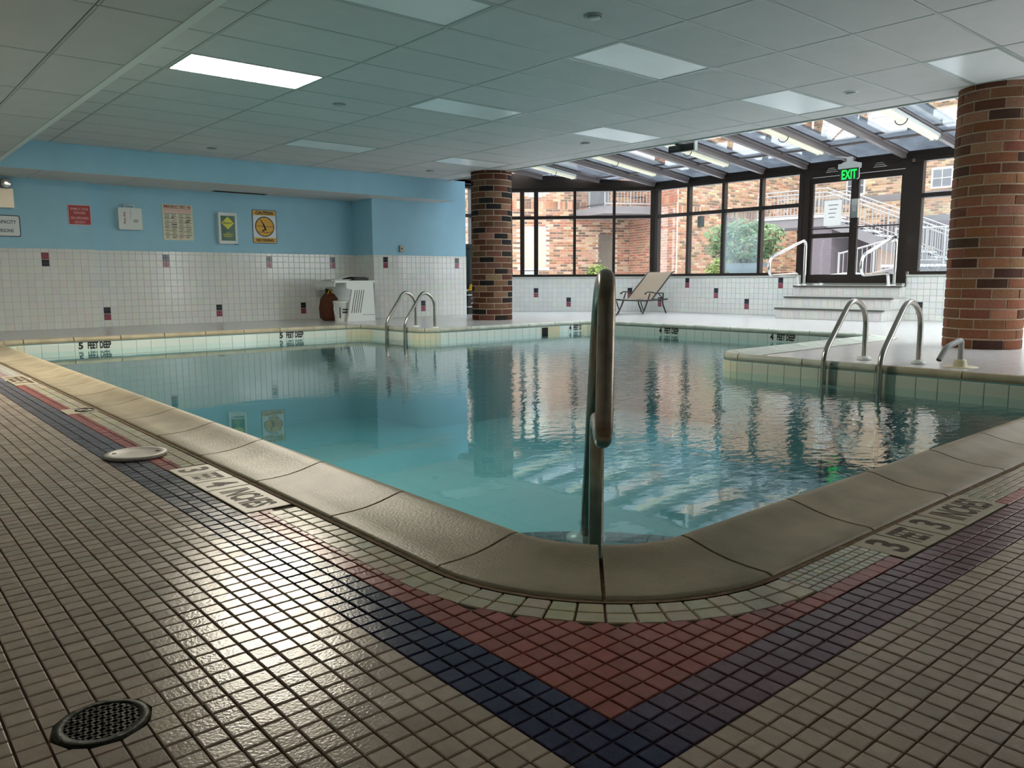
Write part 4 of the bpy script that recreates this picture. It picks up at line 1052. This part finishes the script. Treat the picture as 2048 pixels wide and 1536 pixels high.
# chaise longue by the windows
t = thing('chaise_lounge', 'reclined beige sling chaise lounge with dark frame by the windows', 'lounge chair', (0,0,0))
ya, yb = 10.2, 10.84
for y in (ya, yb):
    MB().tube([(11.5,y,.30),(11.8,y,.285),(12.3,y,.27),(12.95,y,.285)], .016, 8).build('side_rail', M['bronze'], t)
    MB().tube(bend([(11.62,y,.29),(11.54,y,.15),(11.40,y,.0)], .08), .013, 8).build('leg', M['bronze'], t)
    MB().tube(bend([(12.40,y,.41),(12.34,y,.28),(12.27,y,.14),(12.18,y,.0)], .1), .014, 8).build('leg', M['bronze'], t)
    MB().tube(bend([(12.82,y,.41),(12.80,y,.2),(12.86,y,.10),(12.92,y,.0)], .1), .014, 8).build('leg', M['bronze'], t)
    MB().tube(bend([(12.26,y,.40),(12.30,y,.435),(12.42,y,.44),(12.60,y,.405),(12.82,y,.41)], .07), .013, 8).build('armrest', M['bronze'], t)
    MB().lathe([(.012,-.016),(.022,-.012),(.022,.012),(.012,.016)], 10, (12.26,y,.405)).build('scroll', M['bronze'], t)
    MB().tube([(12.46,y,.285),(13.10,y,.83),(13.16,y,.845)], .015, 8).build('back_rail', M['bronze'], t)
    MB().tube([(12.62,y,.44),(12.80,y,.30)], .010, 8).build('back_brace', M['bronze'], t)
    MB().tube([(12.12,y,.25),(12.16,y,.16),(12.22,y,.06),(12.2,y,.01)], .011, 8).build('leg_brace', M['bronze'], t)
for x, z in ((11.51,.30),(12.3,.262),(12.93,.28)): MB().tube([(x,ya,z),(x,yb,z)], .012, 8).build('crossbar', M['bronze'], t)
mb = MB(); sp = [(11.49,.305),(11.7,.283),(12.0,.272),(12.46,.285)]
mb.add([(x,y,z+dz) for x, z in sp for y, dz in ((ya+.01,.012),((ya+yb)/2,-.004),(yb-.01,.012))], [(i*3+k,i*3+k+1,i*3+k+4,i*3+k+3) for i in range(3) for k in range(2)], smooth=True)
mb.build('seat_sling', M['sling'], t)
mb = MB(); sp = [(12.46,.29),(12.70,.49),(12.92,.675),(13.08,.82),(13.12,.835)]
mb.add([(x+dx,y,z) for x, z in sp for y, dx in ((ya+.01,0),((ya+yb)/2,.02),(yb-.01,0))], [(i*3+k,i*3+k+1,i*3+k+4,i*3+k+3) for i in range(4) for k in range(2)], smooth=True)
mb.build('back_sling', M['sling'], t)

# ------------------------------------------------------------------ courtyard outside
GZ = .50
gm = MB()
def gq(*p): gm.add([(x,y,GZ) for x, y in p], [tuple(range(len(p)))])
gq((13.62,-25),(70,-25),(70,60),(13.62,60)); gq((-10,13.8),(13.62,13.8),(13.62,60),(-10,60)); gq((13.62,11.1),(13.62,13.8),(11.2,13.8))
struct('ground', gm, M['snow'])
DK = .54
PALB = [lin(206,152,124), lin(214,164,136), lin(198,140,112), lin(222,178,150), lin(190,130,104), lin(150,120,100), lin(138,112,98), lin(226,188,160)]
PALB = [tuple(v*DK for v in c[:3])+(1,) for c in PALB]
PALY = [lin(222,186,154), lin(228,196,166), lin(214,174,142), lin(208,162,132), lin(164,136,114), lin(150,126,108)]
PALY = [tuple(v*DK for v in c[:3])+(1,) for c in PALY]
def facade(parent, p, u, wd, z0, z1, pal, holes=(), soldier=(), seed=1, bh=.0987, bl=.298, thick=.3):
    rnd = random.Random(seed)
    p = V((p[0],p[1],0)); u = V((u[0],u[1],0)).normalized(); n = u.cross(V((0,0,1)))
    MB().obox(p+V((0,0,z0)), u*wd, (0,0,z1-z0), -n*thick).build('wall', M['mortar_out'], parent)
    mb = MB(); j = 0; z = z0
    while z < z1-.02:
        sol = next((s for s in soldier if s[0]-.02 < z < s[0]+bh-.02), None)
        if sol:
            x = 0
            while x < wd:
                c = pal[rnd.randrange(len(pal))]
                if not any(a0 < x+.05 < a1 and b0 < z+.1 < b1 for a0, a1, b0, b1 in holes): mb.piece(p+u*(x+.006)+V((0,0,z+.006)), u*.087, (0,0,.285), n*.014, .06, 0, tuple(v*rnd.uniform(.92,1.08) for v in c[:3])+(1,))
                x += .0987
            z += .296; j += 1; continue
        x = -(j%2)*bl/2
        while x < wd:
            a0_, a1_ = max(0,x)+.006, min(wd,x+bl)-.006
            if a1_-a0_ > .03 and not any(a0 < (a0_+a1_)/2 < a1 and b0 < z+bh/2 < b1 for a0, a1, b0, b1 in holes):
                c = pal[rnd.randrange(len(pal))]
                mb.piece(p+u*(a0_+.004)+V((0,0,z+.011)), u*(a1_-a0_-.008), (0,0,bh-.022), n*.014, .06, 0, tuple(v*rnd.uniform(.9,1.1) for v in c[:3])+(1,))
            x += bl
        z += bh; j += 1
    mb.build('brickwork', M['brick_c'], parent, kind='stuff')
    return p, u, n
def lay(p, u, n, a, z, out=0): return p+u*a+V((0,0,z))+n*out

# wing A: faces the corner windows, with window, door and balcony
P1 = V((24.9,21.6)); UA = V((.87,-.5)).normalized()
bA = thing('brick_wing', 'brick building with balcony, wall lights and narrow grey door beyond the shrubs', 'building')
LA = 12.0; pA = P1-UA*LA
# positions along A measured from pA
wx0, wx1 = LA-4.62, LA-3.42
dx0, dx1 = LA-1.33, LA-.62
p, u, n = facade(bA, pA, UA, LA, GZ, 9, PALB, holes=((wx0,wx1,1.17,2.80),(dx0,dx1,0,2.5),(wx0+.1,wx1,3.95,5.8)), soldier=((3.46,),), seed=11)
f = MB().obox(lay(p,u,n,wx0,1.17,-.12), u*(wx1-wx0), (0,0,1.63), n*.06).build('window', M['curtain'], bA)
MB().obox(lay(p,u,n,wx0+.52,1.20,-.06), u*.10, (0,0,1.58), n*.05).build('meeting_rail', M['winwhite'], f)
MB().obox(lay(p,u,n,wx1-.09,1.17,-.06), u*.09, (0,0,1.63), n*.07).build('jamb', M['grey'], f)
MB().obox(lay(p,u,n,wx0,2.72,-.06), u*(wx1-wx0), (0,0,.08), n*.07).build('head', M['grey'], f)
MB().obox(lay(p,u,n,wx0-.05,1.05,0), u*(wx1-wx0+.1), (0,0,.12), n*.06).build('sill', M['winwhite'], f)
MB().obox(lay(p,u,n,wx0+.2,.66,0), u*.62, (0,0,.36), n*.04).build('vent_panel', M['grey'], bA)
dd = MB().obox(lay(p,u,n,dx0,GZ,-.06), u*(dx1-dx0), (0,0,2.5-GZ), n*.06).build('door', M['doorgrey'], bA)
MB().obox(lay(p,u,n,dx0+.07,1.4,0), u*.05, (0,0,.05), n*.05).build('knob', M['grey'], dd)
f = MB().obox(lay(p,u,n,wx0+.1,4.45,-.1), u*1.1, (0,0,1.3), n*.06).build('window', M['winglass'], bA)
MB().obox(lay(p,u,n,wx0,4.32,0), u*1.3, (0,0,.13), n*.08).build('sill', M['winwhite'], f)
MB().obox(lay(p,u,n,wx0+.4,3.90,0), u*.52, (0,0,.42), n*.10).build('air_conditioner', M['grey'], bA)
MB().obox(lay(p,u,n,LA-2.55,3.05,0), u*.18, (0,0,.22), n*.12).build('wall_light', M['dark'], bA)
# balcony
b0 = lay(p,u,n,LA-2.3,0); b1 = lay(p,u,n,LA-1.75,0,2.2); b2 = lay(p,u,n,LA+.9,0,2.2); b3 = lay(p,u,n,LA,0)
bal = MB().prism([(q.x,q.y) for q in (b0,b1,b2,b3)], 3.14, 3.42).build('balcony', M['concrete'], bA)
for (q0, q1, m) in ((b0,b1,'raildark'),(b1,b2,'rail')):
    rl = MB(); q0 = V((q0.x,q0.y,0)); q1 = V((q1.x,q1.y,0)); L = (q1-q0).length; k = int(L/.125)
    for zz in (3.50,4.42): rl.tube([q0+V((0,0,zz)), q1+V((0,0,zz))], .025, 6)
    for i in range(k+1): c = q0+(q1-q0)*(i/k); rl.tube([c+V((0,0,3.42 if i % 8 == 0 else 3.5)), c+V((0,0,4.42))], .022 if i % 8 == 0 else .012, 5)
    rl.build('railing', M[m], bal)
dr = MB().obox(lay(p,u,n,LA-1.7,3.45,.02), u*.8, (0,0,2.05), n*.03).build('balcony_door', M['winglass'], bA)
MB().obox(lay(p,u,n,LA-1.76,3.42,.02), u*.06, (0,0,2.1), n*.06).build('jamb', M['winwhite'], dr)
t = thing('balcony_chair', 'dark wire chair standing on the balcony behind its railing', 'chair', lay(p,u,n,LA-.15,3.42,1.3))
mb = MB(); mb.box(-.22,.22,-.22,.22,.40,.43)
for sx in (-.2,.2):
    for sy in (-.2,.2): mb.tube([(sx,sy,0),(sx,sy,.42)], .014, 5)
mb.build('seat', M['raildark'], t); mb = MB()
for k in range(5): mb.tube([(-.2+.1*k,.22,.42),(-.2+.1*k,.3,.85)], .012, 5)
mb.tube([(-.22,.3,.86),(.22,.3,.86)], .016, 5); mb.build('backrest', M['raildark'], t)

# wing C: the return wall of the inner corner
PC2 = V((23.7,18.3)); UC = (PC2-P1); 
bC = bA
facade(bC, P1, UC, UC.length, GZ, 10, [lin(156,110,90), lin(146,100,82), lin(162,118,98), lin(130,98,84), lin(140,96,80)], soldier=((3.46,),), seed=12, thick=.05)
# wing B: long facade receding to the right
bB = bA
YB2 = 18.3
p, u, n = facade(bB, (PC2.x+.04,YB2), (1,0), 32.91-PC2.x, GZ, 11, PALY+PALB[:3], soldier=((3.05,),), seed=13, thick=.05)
for a in (1.2, 5.1, 8.3):
    f = MB().obox(lay(p,u,n,a,2.62,0), u*.2, (0,0,.40), n*.16).build('wall_light', M['dark'], bB)
MB().obox(lay(p,u,n,6.0,2.85,0), u*.45, (0,0,.12), n*.1).build('vent_hood', M['winwhite'], bB)
# wing D: facade facing the door
bD = thing('brick_block', 'pale brick block behind the outdoor stairs, with a grey band', 'building')
XD = 33.0; LD = 30
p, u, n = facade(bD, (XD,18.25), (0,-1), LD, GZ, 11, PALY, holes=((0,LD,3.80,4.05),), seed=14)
MB().obox(lay(p,u,n,0,3.8,0), u*LD, (0,0,.25), n*.05).build('band', M['concrete'], bD)
MB().obox(lay(p,u,n,4.0,2.59,.0), u*14, (0,0,.5), n*.5).build('concrete_beam', M['concrete'], bD)
MB().obox(lay(p,u,n,4.0,.5,.0), u*14, (0,0,2.09), n*.04).build('painted_recess', mat('reflected_green', lin(70, 92, 84), .8), bD)  # flat panel; dark opening and evergreen reflection put into its colour
for a in (1.62, 5.03):
    f = MB().obox(lay(p,u,n,a,4.12,.0), u*.82, (0,0,.80), n*.05).build('window', M['winwhite'], bD)
    for i in range(2):
        for j in range(2): MB().obox(lay(p,u,n,a+.08+.35*i,4.20+.34*j,.05), u*.31, (0,0,.30), n*.01).build('pane', M['winglass'], f)

# outdoor stairs with landing
sX = 24.0
def vstair():
    t = thing('outdoor_stairs', 'grey outdoor stair with white railings beyond the glass door', 'stairs')
    zt = 2.62
    yl0, yl1 = 15.2, 12.75; ye = 8.2; ze = .75
    MB().box(sX,sX+1.4,yl1,yl0,zt-.30,zt).build('landing', M['concrete'], t)
    MB().box(sX-.05,sX+1.4,yl1,yl0,zt-.02,zt+.06).build('landing_edge', M['snow'], t)
    MB().box(sX+.1,sX+1.3,yl1-.2,yl1+.75,GZ,zt-.3).build('pillar', M['purple'], t)
    sl = (ze-zt)/(ye-yl1)
    MB().extr([(sX,yl1,zt-.30),(sX,yl1,zt),(sX,ye,ze),(sX,ye,ze-.30)], (.12,0,0)).build('stringer', M['concrete'], t)
    MB().extr([(sX+1.3,yl1,zt-.30),(sX+1.3,yl1,zt),(sX+1.3,ye,ze),(sX+1.3,ye,ze-.30)], (.1,0,0)).build('stringer', M['concrete'], t)
    k = 11
    for i in range(k):
        y = yl1+(ye-yl1)*(i+.5)/k; z = zt+(ze-zt)*(i+.7)/k
        MB().box(sX+.1,sX+1.3,y-.2,y+.2,z-.05,z).build('tread', M['snow'], t)
    for xx in (sX+.05, sX+1.35):
        rl = MB()
        for hh in (.88,.76): rl.tube([(xx,yl0,zt+hh),(xx,yl1,zt+hh),(xx,ye,ze+hh)], .024, 6)
        rl.tube([(xx,yl0,zt+.1),(xx,yl1,zt+.1),(xx,ye,ze+.1)], .02, 6)
        for i in range(58):
            y = yl0+(ye-yl0)*i/57; z = zt if y > yl1 else zt+(y-yl1)*sl
            rl.tube([(xx,y,z+.02),(xx,y,z+.84)], .022 if i % 9 == 0 else .010, 5)
        rl.build('railing', M['rail'], t)
    # underside recess and store door
    MB().box(sX+1.5,sX+1.7,8.5,12.6,GZ,2.4).build('back_wall', M['purple'], t)
    MB().box(sX+1.45,sX+1.5,10.0,11.7,GZ,1.62).build('store_door', mat('tan_door', lin(206,178,160), .7), t)
vstair()
# ramp railing and fences
def fence(name, lab, a, b, z0a, z0b, h, step, m='rail', cat='railing'):
    t = thing(name, lab, cat, (0,0,0)); a = V((a[0],a[1],0)); b = V((b[0],b[1],0)); L = (b-a).length; k = max(2, int(L/step))
    f = lambda s, dz: a+(b-a)*s+V((0,0,z0a+(z0b-z0a)*s+dz))
    MB().tube([f(0,h), f(1,h)], .025, 6).build('top_rail', M[m], t); MB().tube([f(0,.1), f(1,.1)], .02, 6).build('bottom_rail', M[m], t)
    bars = MB()
    for i in range(1, k): bars.tube([f(i/k,.1), f(i/k,h)], .011, 5)
    bars.build('bars', M[m], t)
    for s in (0, .5, 1): MB().tube([f(s,0), f(s,h+.04)], .03, 6).build('post', M[m], t)
fence('ramp_railing', 'white ramp railing rising to the right below the outdoor stairs', (20.9,10.65), (20.6,8.6), GZ, .95, .85, .13)
fence('yard_railing', 'white barred railing in front of the stairs, behind the right door leaf', (22.25,9.75), (22.25,7.2), 1.06, 1.06, .95, .12)
fence('yard_fence', 'pale barred fence seen through the window beside the right column', (27.5,10.6), (27.0,8.75), GZ+.85, GZ+.85, 1.05, .13)
t = thing('low_wall', 'low grey wall in the snow behind the right door leaf', 'wall block'); MB().box(22.0,22.5,7.0,9.95,GZ,1.0).build('body', M['concrete'], t)
MB().box(21.96,22.54,6.96,9.99,.98,1.05).build('cap', M['snow'], t)
MB_ = thing('snow_bank', 'flat snow covered terrace below the pale barred fence', 'terrace'); MB().box(26.2,28.2,5.5,11.0,GZ,GZ+.84).build('body', M['snow'], MB_)
t = thing('snow_mound', 'heap of white snow just outside the glass door', 'snow', (15.6,6.9,GZ)); rnd = random.Random(5)
mb = MB()
for k in range(9):
    x, y, r, h = rnd.uniform(-.4,.4), rnd.uniform(-1.6,1.7), rnd.uniform(.35,.8), rnd.uniform(.08,.32)
    mb.lathe([(r,0),(r*.85,h*.5),(r*.55,h*.88),(r*.15,h)], 14, (x,y,0))
mb.build('heap', M['snow'], t)
def shrub(name, lab, loc, rx, rzv, m, nleaf, pot=False, stem=.5, seed=1):
    t = thing(name, lab, 'shrub', loc); rnd = random.Random(seed); mb = MB()
    for k in range(nleaf):
        v = V((rnd.gauss(0,1), rnd.gauss(0,1), rnd.gauss(0,1))).normalized(); lob = 1+.28*math.sin(3*math.atan2(v.y,v.x)+seed)*math.sin(4*v.z+seed); rr = rnd.uniform(.45,1)**.5*lob
        c = V((v.x*rx*rr, v.y*rx*rr, stem+rzv+v.z*rzv*rr)); a = V((rnd.gauss(0,1), rnd.gauss(0,1), rnd.gauss(0,1))).normalized()*rnd.uniform(.06,.11); b = a.orthogonal().normalized()*a.length*.5
        mb.add([c-a, c-b, c+a, c+b], [(0,1,2,3)])
    mb.build('foliage', M[m], t, kind='stuff')
    if pot: MB().lathe([(.28,0),(.36,.3),(.46,stem*.7),(.78,stem*1.02),(.70,stem),(.2,stem*.9)], 20).build('planter', M['planter'], t)
    for k in range(6):
        a = k*1.05; MB().tube([(0,0,stem*.6 if pot else 0),(rx*.5*math.cos(a),rx*.5*math.sin(a),stem+rzv*1.0)], [.04,.012], 6).build('branch', M['brownbag'], t)
shrub('large_shrub', 'large leafy shrub spreading over a flared grey planter outside', (20.5,13.35,GZ), 1.05, .62, 'leaf2', 2200, True, .62, 3)
shrub('small_shrub', 'small yellow green bush against the pale facade outside', (24.0,16.6,GZ), .42, .42, 'leaf', 700, False, .0, 4)
shrub('small_shrub', 'tiny bush beside the narrow grey door of the brick wing', (22.4,21.0,GZ), .42, .33, 'leaf', 500, False, .05, 5)
shrub('evergreen_shrub', 'dark green evergreen beyond the frosted window at the right column', (30.6,9.6,GZ), .8, .9, 'evergreen', 1500, False, .0, 6)
